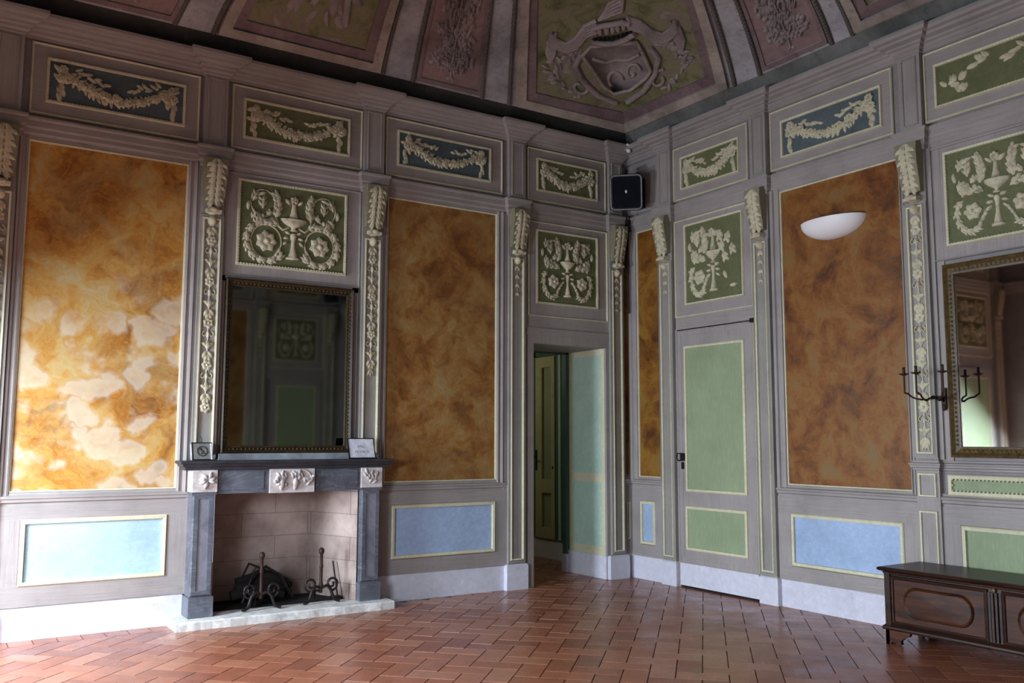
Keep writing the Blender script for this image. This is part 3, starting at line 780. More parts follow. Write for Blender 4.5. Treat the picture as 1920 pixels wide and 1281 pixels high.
    for a, b in ((.40, .82), (.98, 2.44)):
        box(G, T, -7.32, -6.58, a, b, 0, .028); rect_sweep(B, T, -7.32, -6.58, a, b, [(0, .02), (.002, .036), (.022, .036), (.026, .02)])
    if H:
        for k, q in (('lavv', A), ('green', G), ('cream', B)): acc.setdefault(k, MB()).merge(q)
    else:
        o = A.obj('door_2', 'lavv'); tag(o, 'panelled green and grey door outside the left edge', kind='structure'); G.obj('door_field', 'green', parent=o); B.obj('door_moulding', 'cream', parent=o)
    return cx
cxL = left_wall(TL, wall_left)
# the wall opposite repeats the same scheme; it is seen only in the mantel mirror
accB = {}
left_wall(TB, wall_back, accB)
A = accB.setdefault('lavv', MB()); box(A, TB, DL0, DL1, .02, 2.58, 0, .02)
G = accB.setdefault('green', MB()); Bc = accB.setdefault('cream', MB())
for a, b in ((.40, .82), (.98, 2.44)):
    box(G, TB, DL0 + .14, DL1 - .14, a, b, 0, .028); rect_sweep(Bc, TB, DL0 + .14, DL1 - .14, a, b, [(0, .02), (.002, .036), (.022, .036), (.026, .02)])
for mt, mb in accB.items(): mb.obj('panelling', mt, parent=wall_back)

# open doorway: casing, reveals, corridor
def doorway():
    T = TL
    mb = MB()
    a, b, h = DL0, DL1, DLH
    for x0, x1 in ((a - .08, a), (b, b + .052)):
        box(mb, T, x0, x1, .0, h + .085, -.01, .028)
    box(mb, T, a, b, h, h + .085, -.01, .028)
    o = mb.obj('door_3', 'lavv'); tag(o, 'grey casing and mint reveal of the open doorway', kind='structure')
    # reveal panels right side (faces -x)
    Rv = lambda u, hh, d: (b - d, u, hh)     # u = y
    mb = MB(); box(mb, Rv, .0, .65, .0, h, -.02, .003); mb.obj('reveal_board', 'cream', parent=o)
    mb = MB(); box(mb, Rv, .06, .57, .335, 1.03, .003, .006); box(mb, Rv, .06, .57, 1.125, 2.43, .003, .006); mb.obj('reveal_panel', 'mint', parent=o)
    mb = MB(); box(mb, Rv, -.028, .65, .0, .245, .0, .02); mb.obj('reveal_skirting', 'plinth', parent=o)
    Lv = lambda u, hh, d: (a + d, u, hh)
    mb = MB(); box(mb, Lv, .0, .65, .0, h, -.02, .003); mb.obj('reveal_board', 'cream', parent=o)
    mb = MB(); box(mb, T, a, b, h - .004, h + .02, -.65, -.0); mb.obj('reveal_soffit', 'lav', parent=o)
    mb = MB(); box(mb, lambda u, hh, d: (b - d, u, hh), .65, .72, 0, h + .05, -.0, .05); box(mb, T, a, b, h - .02, h + .06, -.71, -.65); mb.obj('rear_frame', 'dgreen', parent=o)
    mb = MB(); box(mb, lambda u, hh, d: (b - d, u, hh), .645, .73, 0, .2, -.0, .055); mb.obj('rear_frame_foot', 'plinth', parent=o)
    # corridor room
    mb = MB()
    box(mb, ID, .12, .3, -.1, 2.9, .65, 3.6); box(mb, ID, -2.6, .3, -.1, 2.9, 3.5, 3.7); box(mb, ID, -2.7, -2.5, -.1, 2.9, .65, 3.6)
    w = mb.obj('wall_corridor', 'corr'); tag(w, 'plain painted wall of the small corridor', kind='structure')
    mb = MB(); box(mb, ID, -2.7, .3, 2.78, 2.9, .65, 3.6); tag(mb.obj('ceiling_corridor', 'corr'), kind='structure')
    Cw = lambda u, hh, d: (.12 - d, u, hh)
    # green cupboard door in the corridor's side wall
    t = Thing('corridor_door', 'narrow cream and green panelled door seen through the open doorway', 'door', Cw(1.75, .25, 0))
    mb = MB()
    for y0, y1 in ((1.345, 1.535), (1.985, 2.05)): box(mb, Cw, y0, y1, .245, 2.64, 0, .035)
    box(mb, Cw, 1.345, 2.05, 2.565, 2.64, 0, .035); fr = t.part('frame', mb, 'dgreen')
    mb = MB(); box(mb, Cw, 1.42, 1.47, .25, 2.56, .035, .045); t.part('frame_strip', mb, 'mint', parent=fr)
    mb = MB()
    for y0, y1 in ((1.55, 1.625), (1.83, 1.97)): box(mb, Cw, y0, y1, .25, 2.555, 0, .045)
    for z0, z1 in ((.25, .385), (.82, .99), (2.42, 2.555)): box(mb, Cw, 1.625, 1.83, z0, z1, 0, .0449)
    t.part('leaf', mb, 'yellowcream')
    for z0, z1 in ((.385, .82), (.99, 2.42)):
        mb = MB(); box(mb, Cw, 1.625, 1.83, z0, z1, 0, .012); t.part('panel', mb, 'green')
    mb = MB(); box(mb, Cw, 1.93, 1.96, 1.10, 1.36, .045, .052); tube(mb, [Cw(1.945, 1.27, .045), Cw(1.945, 1.27, .10), Cw(1.86, 1.27, .105)], .010); t.part('handle', mb, 'iron')
    for z in (1.15, 1.15):
        pass
    mb = MB(); blob(mb, Cw, 1.585, 1.14, .045, .012, .022, .012); t.part('keyhole', mb, 'iron')
    mb = MB(); box(mb, Cw, 1.0, 2.6, -.01, .22, 0, .02); tag(mb.obj('baseboard_corridor', 'plinth'), kind='structure')
doorway()

# ================================================================= RIGHT WALL (u = y, negative)
PR = [(-.775, -.575), (-2.09, -1.895), (-3.70, -3.505), (-4.995, -4.80), (-6.60, -6.40), (-7.92, -7.72)]
def right_wall(T, wobj, acc=None, windows=False):
    cx = Ctx(T, acc)
    names = ['pilaster with bell-drop festoon between the narrow ochre strip and the closed door',
             'pilaster with bell-drop festoon between the closed door and the ochre panel with the lamp',
             'pilaster with long flower festoon between the lamp panel and the large right mirror',
             'pilaster beyond the right edge of the photo, on the far side of the large mirror', 'pilaster beside the second ochre panel', 'pilaster near the back corner']
    fests = [(2.98, 'short'), (2.93, 'short'), (1.42, 'long'), (1.42, 'long'), (2.9, 'short'), (2.9, 'short')]
    rest = acc is not None
    for i, ((a, b), nm, fe) in enumerate(zip(PR, names, fests)):
        if i > 3 and not rest: cxx = hid
        else: cxx = cx
        pilaster(cxx, a, b, fe, 1.40 if i in (2, 3) else .30, nm)
        if i in (2, 3):
            uc = (a + b) / 2; A = MB(); box(A, T, a, b, .25, 1.348, 0, PD - .01)
            B = MB(); rect_sweep(B, T, uc - .06, uc + .06, 1.075, 1.225, [(0, PD - .012), (.002, PD + .006), (.014, PD + .008), (.018, PD - .01)])
            rect_sweep(B, T, uc - .06, uc + .06, .31, .935, [(0, PD - .012), (.002, PD + .006), (.014, PD + .008), (.018, PD - .01)])
            if rest or i > 3: (acc if rest else hacc).setdefault('lavv', MB()).merge(A); (acc if rest else hacc).setdefault('cream', MB()).merge(B)
            else:
                t = cx.thing('pilaster_pedestal', 'pedestal with two small cream-rimmed panels below the festooned pilaster left of the large mirror' if i == 2 else 'pedestal beyond the right edge, below the pilaster past the large mirror', 'pedestal', uc, .25)
                t.part('block', A, 'lavv'); t.part('rim', B, 'cream')
    if not windows: pass
    trim(cx, [(plan_of(YB, 0, PR), CORN)], 'lav', 'moulded cornice running along the closed door wall')
    trim(cx, [(plan_of(YB, 0, PR, .008, PD + .002, .004), STRING)], 'lav', 'string course below the frieze of the closed door wall')
    trim(cx, [([(a, .012), (b, .012)], RAIL) for a, b in ((PR[0][1], 0), (PR[2][1], PR[1][0]), (PR[3][1] - .0, PR[2][0]), (PR[4][1], PR[3][0]), (YB, PR[5][0]))], 'lav', 'dado rail of the closed door wall')
    R2 = [(o * .9, h + .277) for o, h in RAIL]
    trim(cx, [(plan_of(-5.03, -3.47, [PR[2], PR[3]], .012, PD + .004, .006), [(o * .8, 1.262 + (h - .985) * .75) for o, h in RAIL])], 'lav', 'upper ledge below the large mirror')
    base = [plan_of(YB, -1.86, PR[1:] if not windows else PR[2:], .022, .072, .012), plan_of(-.795, 0, [PR[0]], .022, .072, .01)]
    trim(cx, [(p, PLINTH) for p in base], 'plinth', 'pale painted skirting of the closed door wall', 'baseboard_right')
    frieze_panel(cx, -1.705, -.915, 4.150, 4.470, -1.83, -.777, 'relief_green', 'green garland relief panel above the closed door, right of the corner')
    frieze_panel(cx, -3.300, -2.265, 4.145, 4.470, -3.42, -2.11, 'relief_blue', 'blue-grey garland relief panel above the ochre panel with the lamp')
    frieze_panel(cx, -4.69, -3.815, 4.145, 4.470, -4.79, -3.702, 'relief_green', 'damaged green garland relief panel at the upper right, mostly bare', 'scraps')
    # small blank frieze panel in the corner
    A = MB(); box(A, T, -.55, -.03, 4.035, 4.605, 0, .012); B = MB(); rect_sweep(B, T, -.47, -.10, 4.12, 4.50, [(0, .012), (.002, .022), (.014, .026), (.02, .012)])
    if rest: acc.setdefault('lav', MB()).merge(A); acc.setdefault('pil', MB()).merge(B)
    else:
        t = cx.thing('frieze_board', 'small plain frieze board in the corner behind the loudspeaker', 'wall panel', -.29, 4.04); t.part('board', A, 'lav'); t.part('moulding', B, 'pil')
    relief_panel(cx, -1.722, -.950, 2.912, 3.728, -1.855, -.785, 2.775, 3.808, 'worn green urn relief panel directly above the closed door', False, False, -1)
    relief_panel(cx, -4.635, -3.855, 3.02, 3.735, -4.79, -3.71, 2.90, 3.812, 'worn green urn relief panel above the large mirror at the right edge', False, True, 0)
    marble_panel(cx, -.517, -.178, -.575, -.03, 'marble4', 'narrow rust ochre scagliola strip between the corner and the closed door')
    marble_panel(cx, -3.440, -2.218, -3.505, -2.09, 'marble3', 'dark rusty ochre scagliola panel holding the white half-dish lamp')
    dado_panel(cx, -.400, -.225, .405, .805, 'blue', 'narrow upright blue dado panel in the corner left of the closed door')
    dado_panel(cx, -3.330, -2.270, .405, .808, 'blue', 'pale blue dado panel below the lamp panel, behind the chest end')
    dado_panel(cx, -4.63, -3.875, .42, .825, 'green', 'pale green dado panel behind the dark chest')
    dado_panel(cx, -4.735, -3.785, 1.108, 1.205, 'green', 'long slim green panel with scalloped rim between ledge and dado rail', 'cream', True)
    it = [('h', -3.505, -2.09, .245, .37, .030), ('h', -3.505, -2.09, .84, .99, .030), ('v', -3.505, -3.365, .37, .84, .030), ('v', -2.235, -2.09, .37, .84, .030),
          ('h', -.575, 0, .245, .37, .028), ('h', -.575, 0, .84, .99, .028), ('v', -.575, -.435, .37, .84, .028), ('v', -.19, 0, .37, .84, .028),
          ('h', -4.80, -3.70, .245, .385, .030), ('h', -4.80, -3.70, .86, .99, .030), ('v', -3.84, -3.70, .385, .86, .03), ('v', -4.80, -4.665, .385, .86, .03),
          ('v', -3.80, -3.70, 1.3, 3.83, .012), ('v', -3.735, -3.70, 1.35, 3.83, .03), ('v', -4.80, -4.70, 1.3, 3.83, .012),
          ('h', -1.89, -.785, 2.645, 2.775, .022),
          ('v', -.80, -.775, .0, 2.65, .024), ('v', -1.895, -1.86, .0, 2.65, .034), ('v', -.105, 0, 1.09, 3.83, .012)]
    stiles(cx, wobj, it)
    return cx
hacc = {}; hid = Ctx(TR, hacc)
cxR = right_wall(TR, wall_right)
# beyond the frame: second half of the right wall, simplified
frieze_panel(hid, -6.24, -5.2, 4.145, 4.470, -6.39, -5.0, 'relief_blue', ''); marble_panel(hid, -6.29, -5.07, -6.40, -4.995, 'marble2', '')
frieze_panel(hid, -7.55, -6.77, 4.145, 4.470, -7.71, -6.61, 'relief_green', ''); relief_panel(hid, -7.55, -6.77, 2.912, 3.728, -7.7, -6.62, 2.775, 3.808, '', False, False)
dado_panel(hid, -6.18, -5.15, .405, .808, 'blue', '')
for mt, mb in hacc.items(): mb.obj('panelling', mt, parent=wall_right)
# window wall: plain scheme around the windows
accW = {}; cxW = Ctx(TW, accW)
for a, b in [(-.775, -.575), (-2.09, -1.895), (-3.70, -3.505), (-4.995, -4.80), (-6.60, -6.40), (-7.92, -7.72)]: pilaster(cxW, a, b, (2.9, 'short'), .30, '')
trim(cxW, [(plan_of(YB, 0, PR), CORN), (plan_of(YB, 0, PR, .008, PD + .002, .004), STRING)], 'lav', '')
for a, b in ((-3.44, -2.15), (-6.33, -5.06)): marble_panel(cxW, a, b, a - .06, b + .06, 'marble2', '')
for a, b in ((-1.85, -.8), (-4.75, -3.75), (-7.68, -6.62)): relief_panel(cxW, a + .13, b - .13, 2.95, 3.72, a, b, 2.80, 3.81, '', False, False)
for mt, mb in accW.items(): mb.obj('panelling', mt, parent=wall_window)

# closed door in the right wall
def closed_door():
    T = TR; A = MB(); box(A, T, -1.850, -.805, .022, 2.632, 0, .026)
    rect_sweep(A, T, -1.79, -.865, .30, 2.57, [(0, .026), (0, .030), (.0, .030), (.052, .030), (.055, .026)])
    o = A.obj('door_1', 'lavv'); tag(o, 'closed grey door with two sage green panels', kind='structure')
    for a, b, u0, u1 in ((.407, .795, -1.70, -.930), (.995, 2.437, -1.71, -.940)):
        mb = MB(); box(mb, T, u0, u1, a, b, .0, .029); mb.obj('door_panel', 'green', parent=o)
        mb = MB(); rect_sweep(mb, T, u0, u1, a, b, [(-.002, .028), (0, .046), (.014, .050), (.026, .044), (.030, .026)]); mb.obj('panel_moulding', 'cream', parent=o)
    mb = MB(); box(mb, T, -1.850, -.805, .022, .245, .026, .034); mb.obj('kick_board', 'plinth', parent=o)
    mb = MB()     # black drop handle with keyhole plate
    z = 1.31; u = -.865
    box(mb, T, u - .028, u + .028, z - .03, z + .045, .030, .044); box(mb, T, u - .016, u + .016, z - .115, z - .045, .030, .040)
    tube(mb, [T(u - .02, z + .03, .04), T(u - .022, z + .045, .085), T(u + .024, z + .045, .085), T(u + .028, z + .0, .088), T(u + .02, z - .025, .085), T(u - .015, z - .03, .085)], .008)
    mb.obj('door_handle', 'iron', parent=o)
    mb = MB(); box(mb, T, -1.895, -1.835, 2.615, 2.655, .026, .060); box(mb, T, -1.93, -1.88, 2.630, 2.642, .05, .062); mb.obj('door_latch', 'iron', parent=o)
    mb = MB(); box(mb, T, -1.857, -.798, .0, 2.645, .0, .006); mb.obj('door_gap', 'soot_gap', parent=o)  # black sheet behind the leaf puts the gap's shade into colour
    mb = MB(); box(mb, T, -1.868, -1.862, .26, 2.6, .03, .044); mb.obj('jamb_bead', 'cream', parent=o)
closed_door()

# ================================================================= CEILING
def cgrid(mb, path, t0, t1, nt=10, off=0., smooth=True):
    """path = list of base points; patch between parameters t0 and t1"""
    n = len(path); vs = []
    for j in range(nt + 1):
        t = t0 + (t1 - t0) * j / nt
        for p in path: q = p(t) if callable(p) else p; vs.append(csurf(q[0], q[1], t, off))
    mb.add(vs, [(j * n + i, j * n + i + 1, (j + 1) * n + i + 1, (j + 1) * n + i) for j in range(nt) for i in range(n - 1)], smooth)
def wallpath(side, a, b, n=8):
    L = [a + (b - a) * i / n for i in range(n + 1)]
    return [{'L': (x, 0), 'R': (0, x), 'B': (x, YB), 'W': (XW, x)}[side] for x in L]
CR = (-1.60, -1.685)      # half widths of a corner panel along the two walls
def corner_path(ix, iy, f=1., n=12):
    """corner strip from one wall to the other; the crease softens with height. f shrinks towards the corner"""
    x0 = 0 if ix > 0 else XW; y0 = 0 if iy > 0 else YB; sx = -1 if ix > 0 else 1; sy = -1 if iy > 0 else 1
    ax, ay = abs(CR[0]), abs(CR[1]); out = []
    for i in range(2 * n + 1):
        s = (i / n - 1) * f
        sharp = (x0 + sx * ax * max(0, -s), y0 + sy * ay * max(0, s))
        q = (s + 1) / 2; bez = (x0 + sx * ax * (1 - q) ** 2, y0 + sy * ay * q ** 2)
        def fn(t, sharp=sharp, bez=bez):
            w = max(0., min(1., (t - .24) / .32)); w = w * w * (3 - 2 * w) * .85
            return (sharp[0] * (1 - w) + bez[0] * w, sharp[1] * (1 - w) + bez[1] * w)
        out.append(fn)
    return out
T0, T1 = .0, 1.2
def build_ceiling():
    root = MB()
    # whole vault surface
    for ix in (1, -1):
        for iy in (1, -1): cgrid(root, corner_path(ix, iy), .215, T1, 26)
    for sd in 'LRBW':
        full = (XW - CR[0], CR[0]) if sd in 'LB' else (YB - CR[1], CR[1])
        cgrid(root, wallpath(sd, full[0], full[1], 24), .215, T1, 22)
    # flat cap
    c = [csurf(x, y, T1) for x, y in ((XW, YB), (0, YB), (0, 0), (XW, 0))]
    z = c[0][2] + .01; root.add([(XW, YB, z), (0, YB, z), (0, 0, z), (XW, 0, z)], [(0, 1, 2, 3)])
    o = root.obj('ceiling', 'ceil_silver'); tag(o, 'painted stucco vault with silver-grey ribs fanning from the walls', kind='structure')
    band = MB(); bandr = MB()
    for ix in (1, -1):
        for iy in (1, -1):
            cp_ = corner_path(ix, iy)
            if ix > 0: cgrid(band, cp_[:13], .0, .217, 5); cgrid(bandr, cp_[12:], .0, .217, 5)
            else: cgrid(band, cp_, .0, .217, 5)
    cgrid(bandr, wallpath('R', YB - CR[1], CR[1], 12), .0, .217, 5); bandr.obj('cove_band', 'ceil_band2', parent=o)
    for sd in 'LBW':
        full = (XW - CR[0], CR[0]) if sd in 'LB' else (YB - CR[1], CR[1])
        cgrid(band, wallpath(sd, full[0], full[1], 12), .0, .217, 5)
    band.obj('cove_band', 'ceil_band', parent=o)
    return o
ceil = build_ceiling()
def on_side(sd, s): return {'L': (s, 0), 'R': (0, s), 'B': (s, YB), 'W': (XW, s)}[sd]
def braid(mb, pf, t0, t1, off, r=.028, n=26):
    pts = [Vector(csurf(*pf(t0 + (t1 - t0) * i / n), t0 + (t1 - t0) * i / n, off)) for i in range(n + 1)]
    tube(mb, pts, r * .75, 6)
    for a, b in zip(pts, pts[1:]):
        for q in (.25, .75):
            p = a.lerp(b, q); T = lambda u, h, d, p=p: (p.x + u, p.y + h, p.z - d)
            blob(mb, T, 0, 0, 0, r, r, r * 1.1, 0, 6, 2)
def strip(mb, pa, pb, t0, t1, off, n=14, th=None):
    """raised flat strip bounded by two base functions of t"""
    vs = []
    for i in range(n + 1):
        t = t0 + (t1 - t0) * i / n
        a = pa(t); b = pb(t)
        for q, o in ((a, 0), (a, off), (b, off), (b, 0)): vs.append(csurf(q[0], q[1], t, o))
    mb.add(vs, [(i * 4 + k, i * 4 + k + 1, i * 4 + k + 5, i * 4 + k + 4) for i in range(n) for k in range(3)] + [(0, 1, 2, 3)])
def ceiling_panel(sd, a, b, kind, label, TA=.232, TZ=1.0):
    """a<b along the wall; kind olive or pink"""
    ac, bc = a, b; mid = (a + b) / 2
    S = lambda s: (lambda t: on_side(sd, s))
    loc = csurf(*on_side(sd, mid), .23)
    t = Thing('ceiling_panel', label, 'ceiling panel', loc, 'painted ceiling panels')
    if kind == 'olive':
        f1, f2 = .10, .20       # stone frame, mauve frame widths (metres at the base)
        mb = MB(); strip(mb, S(a), S(a + f1), TA, TZ, .05); strip(mb, S(b - f1), S(b), TA, TZ, .05); strip(mb, S(a), S(b), TA, TA + .045, .05, 3); t.part('outer_frame', mb, 'ceil_stone')
        mb = MB(); strip(mb, S(a + f1), S(a + f2), TA + .045, TZ, .028); strip(mb, S(b - f2), S(b - f1), TA + .045, TZ, .028); strip(mb, S(a + f1), S(b - f1), TA + .045, TA + .09, .028, 3); t.part('inner_frame', mb, 'ceil_mauve')
        mb = MB(); cgrid(mb, wallpath(sd, a + f2, b - f2, 8), TA + .09, TZ, 12, .012); t.part('field', mb, 'ceil_olive')
        mb = MB()
        T = lambda u, h, d: csurf(*on_side(sd, mid + u), TA + .09 + h * .42, .012 + d)
        # painted trophy in relief: a hanging figure group of drapery and leaves
        for q in range(60):
            a_ = rnd(0, 6.28); r_ = rnd(0, .28); leaf(mb, T, r_ * math.cos(a_) * 1.5, .62 + r_ * math.sin(a_) * 1.6, a_ + rnd(-.6, .6), rnd(.12, .2), rnd(.05, .09), 0, .03, rnd(-.8, .8))
        rtube(mb, T, [(-.25, 1.25), (-.1, .95), (.12, .7), (.3, .2)], .02, .01)
        rtube(mb, T, [(.32, .2), (.25, .45), (.22, .8), (.26, 1.2)], .03, .01)
        t.part('relief', mb, 'ceil_relief')
    else:
        mb = MB(); f1 = .045; strip(mb, S(a), S(a + f1), TA, TZ, .022); strip(mb, S(b - f1), S(b), TA, TZ, .022); strip(mb, S(a), S(b), TA, TA + .025, .022, 3); t.part('frame', mb, 'ceil_mauve')
        mb = MB(); cgrid(mb, wallpath(sd, a + f1, b - f1, 6), TA + .025, TZ, 12, .008); t.part('field', mb, 'ceil_pink')
        mb = MB(); T = lambda u, h, d: csurf(*on_side(sd, mid + u), TA + h * .42, .008 + d)
        rtube(mb, T, [(0, .14 + .11 * i) for i in range(13)], .010, .012)
        for i in range(38):
            h = .22 + i * .034; wd = .10 + .13 * abs(math.sin(i * .42 + .3))
            for s in (-1, 1):
                for q in range(4):
                    leaf(mb, T, s * rnd(.01, wd), h + rnd(-.012, .014), (PI / 2 - s * rnd(.1, 2.0)), rnd(.05, .09), rnd(.026, .042), 0, .040, rnd(-.9, .9), 4)
                blob(mb, T, s * rnd(.03, wd), h + rnd(-.01, .01), 0, .016, .010, .04, rnd(0, 3), 6, 2)
                rtube(mb, T, [(0, h - .02), (s * wd * .5, h), (s * wd, h + .03)], .005, .008, 4)
            if i % 5 == 2: flower(mb, T, 0, h, .045, .01, 6, .03)
        for s in (-1, 1): leaf(mb, T, 0, .15, -PI / 2 + s * .8, .07, .03, 0, .02)
        t.part('vine_relief', mb, 'ceil_relief')
    return t
ceiling_panel('L', -5.90, -5.12, 'pink', 'dusty pink ceiling panel at the upper left corner of the photo')
ceiling_panel('L', -4.745, -3.155, 'olive', 'olive mottled ceiling panel with relief trophy above the fireplace')
ceiling_panel('L', -2.755, -1.99, 'pink', 'dusty pink vine relief ceiling panel left of the coat of arms panel')
ceiling_panel('R', -2.86, -2.09, 'pink', 'dusty pink vine relief ceiling panel right of the coat of arms panel')
ceiling_panel('R', -5.36, -3.15, 'olive', 'pale framed ceiling panel at the upper right corner of the photo')
# dark bead braids flank every rib
bm = MB()
for sd, ss in (('L', (-5.105, -4.775, -3.125, -2.79, -1.975, -1.63)), ('R', (-1.715, -2.05, -2.895, -3.12))):
    for s in ss: braid(bm, lambda t, s=s, sd=sd: on_side(sd, s), .222, .95, .012, .026)
bm.obj('rib_braid', 'ceil_braid', parent=ceil)

def corner_panel():
    TA = .232; ti = Thing('ceiling_panel', 'large kite-shaped ceiling panel with coat of arms relief over the room corner', 'ceiling panel', csurf(0, 0, .24), 'painted ceiling panels')
    def cp(f):
        P = corner_path(1, 1, f); return P
    # frame strips: sides
    def side(fa, fb, t0, t1, off, mat, name):
        mb = MB()
        for idx in (0, -1):
            strip(mb, lambda t: cp(fa)[idx](t), lambda t: cp(fb)[idx](t), t0, t1, off, 16)
        P = cp(fa); vs = []; n = len(P)
        for tt, o in ((t0, 0), (t0, off), (t0 + (.050 if off > .04 else .045), off), (t0 + (.050 if off > .04 else .045), 0)):
            for p in P: q = p(tt); vs.append(csurf(q[0], q[1], tt, o))
        mb.add(vs, [(j * n + i, j * n + i + 1, (j + 1) * n + i + 1, (j + 1) * n + i) for j in range(3) for i in range(n - 1)])
        ti.part(name, mb, mat)
    side(.965, .88, TA, 1.0, .05, 'ceil_stone', 'outer_frame'); side(.88, .80, TA + .05, 1.0, .028, 'ceil_mauve', 'inner_frame')
    mb = MB(); cgrid(mb, cp(.80), TA + .09, 1.0, 20, .012); ti.part('field', mb, 'ceil_olive')
    # relief frame: origin in the middle of the panel, a across (m), b up (m)
    nrm_ = Vector((-.66, -.66, -.36)).normalized()
    def T(a, b, d):
        s = max(-1, min(1, a / 1.35)); t = .44 + (.72 * b + .10) * .33; P = cp(.80)
        i = (s + 1) / 2 * (len(P) - 1); i0 = min(int(i), len(P) - 2); f = i - i0
        q0, q1 = P[i0](t), P[i0 + 1](t); q = (q0[0] * (1 - f) + q1[0] * f, q0[1] * (1 - f) + q1[1] * f)
        p = Vector(csurf(q[0], q[1], t, 0)) + nrm_ * (d + .012); return tuple(p)
    # shield: flat top, sides narrowing, rounded foot
    out = [(-.58, .16), (-.42, .30), (.40, .30), (.46, .16), (.56, -.16), (.46, -.24), (.18, -.34), (-.12, -.36), (-.26, -.28)]
    mb = MB(); n = len(out)
    c = (0, 0)
    vs = [T(a, b, .05) for a, b in out] + [T(a * 1.06, b * 1.06, 0) for a, b in out] + [T(0, 0, .09)]
    fs = [(i, (i + 1) % n, n + (i + 1) % n, n + i) for i in range(n)] + [(i, (i + 1) % n, 2 * n) for i in range(n)]
    mb.add(vs, fs, True); sh = ti.part('shield', mb, 'ceil_relief')
    mb = MB(); tube(mb, [T(a, b, .06) for a, b in out + out[:1]], .022, 6)
    rtube(mb, T, [(-.4, .12), (-.2, .08), (0, .12), (.2, .08), (.42, .12)], .02, .085); rtube(mb, T, arc(-.05, -.16, .12, 0, PI * 1.2, 10), .02, .085); rtube(mb, T, spiral(.25, -.1, .14, .03, 0, 6), .016, .085)
    ti.part('shield_rim', mb, 'ceil_stone', parent=sh)
    # crown; black blobs put the shade of its gaps into colour
    mb = MB(); rtube(mb, T, [(-.40, .36), (-.2, .34), (.0, .34), (.2, .36), (.38, .42)], .032, .08)
    rtube(mb, T, [(-.36, .54), (-.2, .58), (0, .60), (.2, .60), (.32, .56)], .03, .09)
    for i in range(7): leaf(mb, T, -.34 + .11 * i, .44 + .01 * i, PI / 2 + rnd(-.2, .2), .16, .09, .05, .05)
    ti.part('crown', mb, 'ceil_relief')
    mb = MB()
    for i in range(9): blob(mb, T, -.34 + .083 * i, .395 + .006 * i, .06, .032, .034, .05, 0, 8, 3)
    ti.part('crown_gaps', mb, 'soot_gap')
    # draped mantle left and right
    mb = MB()
    for s in (-1, 1):
        for q in range(5):
            o_ = .035 * q
            rtube(mb, T, [(s * .28, .66 - o_), (s * .5, .58 - o_), (s * .68, .40 - o_), (s * .86, .30 - o_ * .8), (s * 1.02, .34 - o_ * .8), (s * 1.12, .42 - o_)], .024, .03, 6)
        for q in range(7):
            rtube(mb, T, [(s * (1.02 + .022 * q), .44 - .02 * q), (s * (1.06 + .02 * q), .30 - .03 * q), (s * (1.04 + .012 * q), .14 - .03 * q)], .017, .03, 5)
        for q in range(26):
            v = q / 25; x = .62 + .48 * math.sin(PI * min(1, v * .95)) ; y = .22 - .72 * v
            leaf(mb, T, s * (x + rnd(-.08, .06)), y, (0 if s > 0 else PI) + s * rnd(-1.9, .6), rnd(.10, .17), rnd(.05, .09), 0, .05, rnd(-.9, .9))
        rtube(mb, T, [(s * .60, .2), (s * .72, 0), (s * .62, -.22), (s * .40, -.42), (s * .1, -.5)], .035, .02)
        rtube(mb, T, spiral(s * .68, -.34, .16, .04, 1, 1 + s * 6), .02, .03)
    for q in range(5): rtube(mb, T, [(-.25 + .03 * q, .66 + .02 * q), (0, .72 + .035 * q), (.22, .74 + .04 * q), (.34 - .02 * q, 1.0 + .02 * q)], .018, .03, 5)
    ti.part('mantle', mb, 'ceil_relief')
corner_panel()

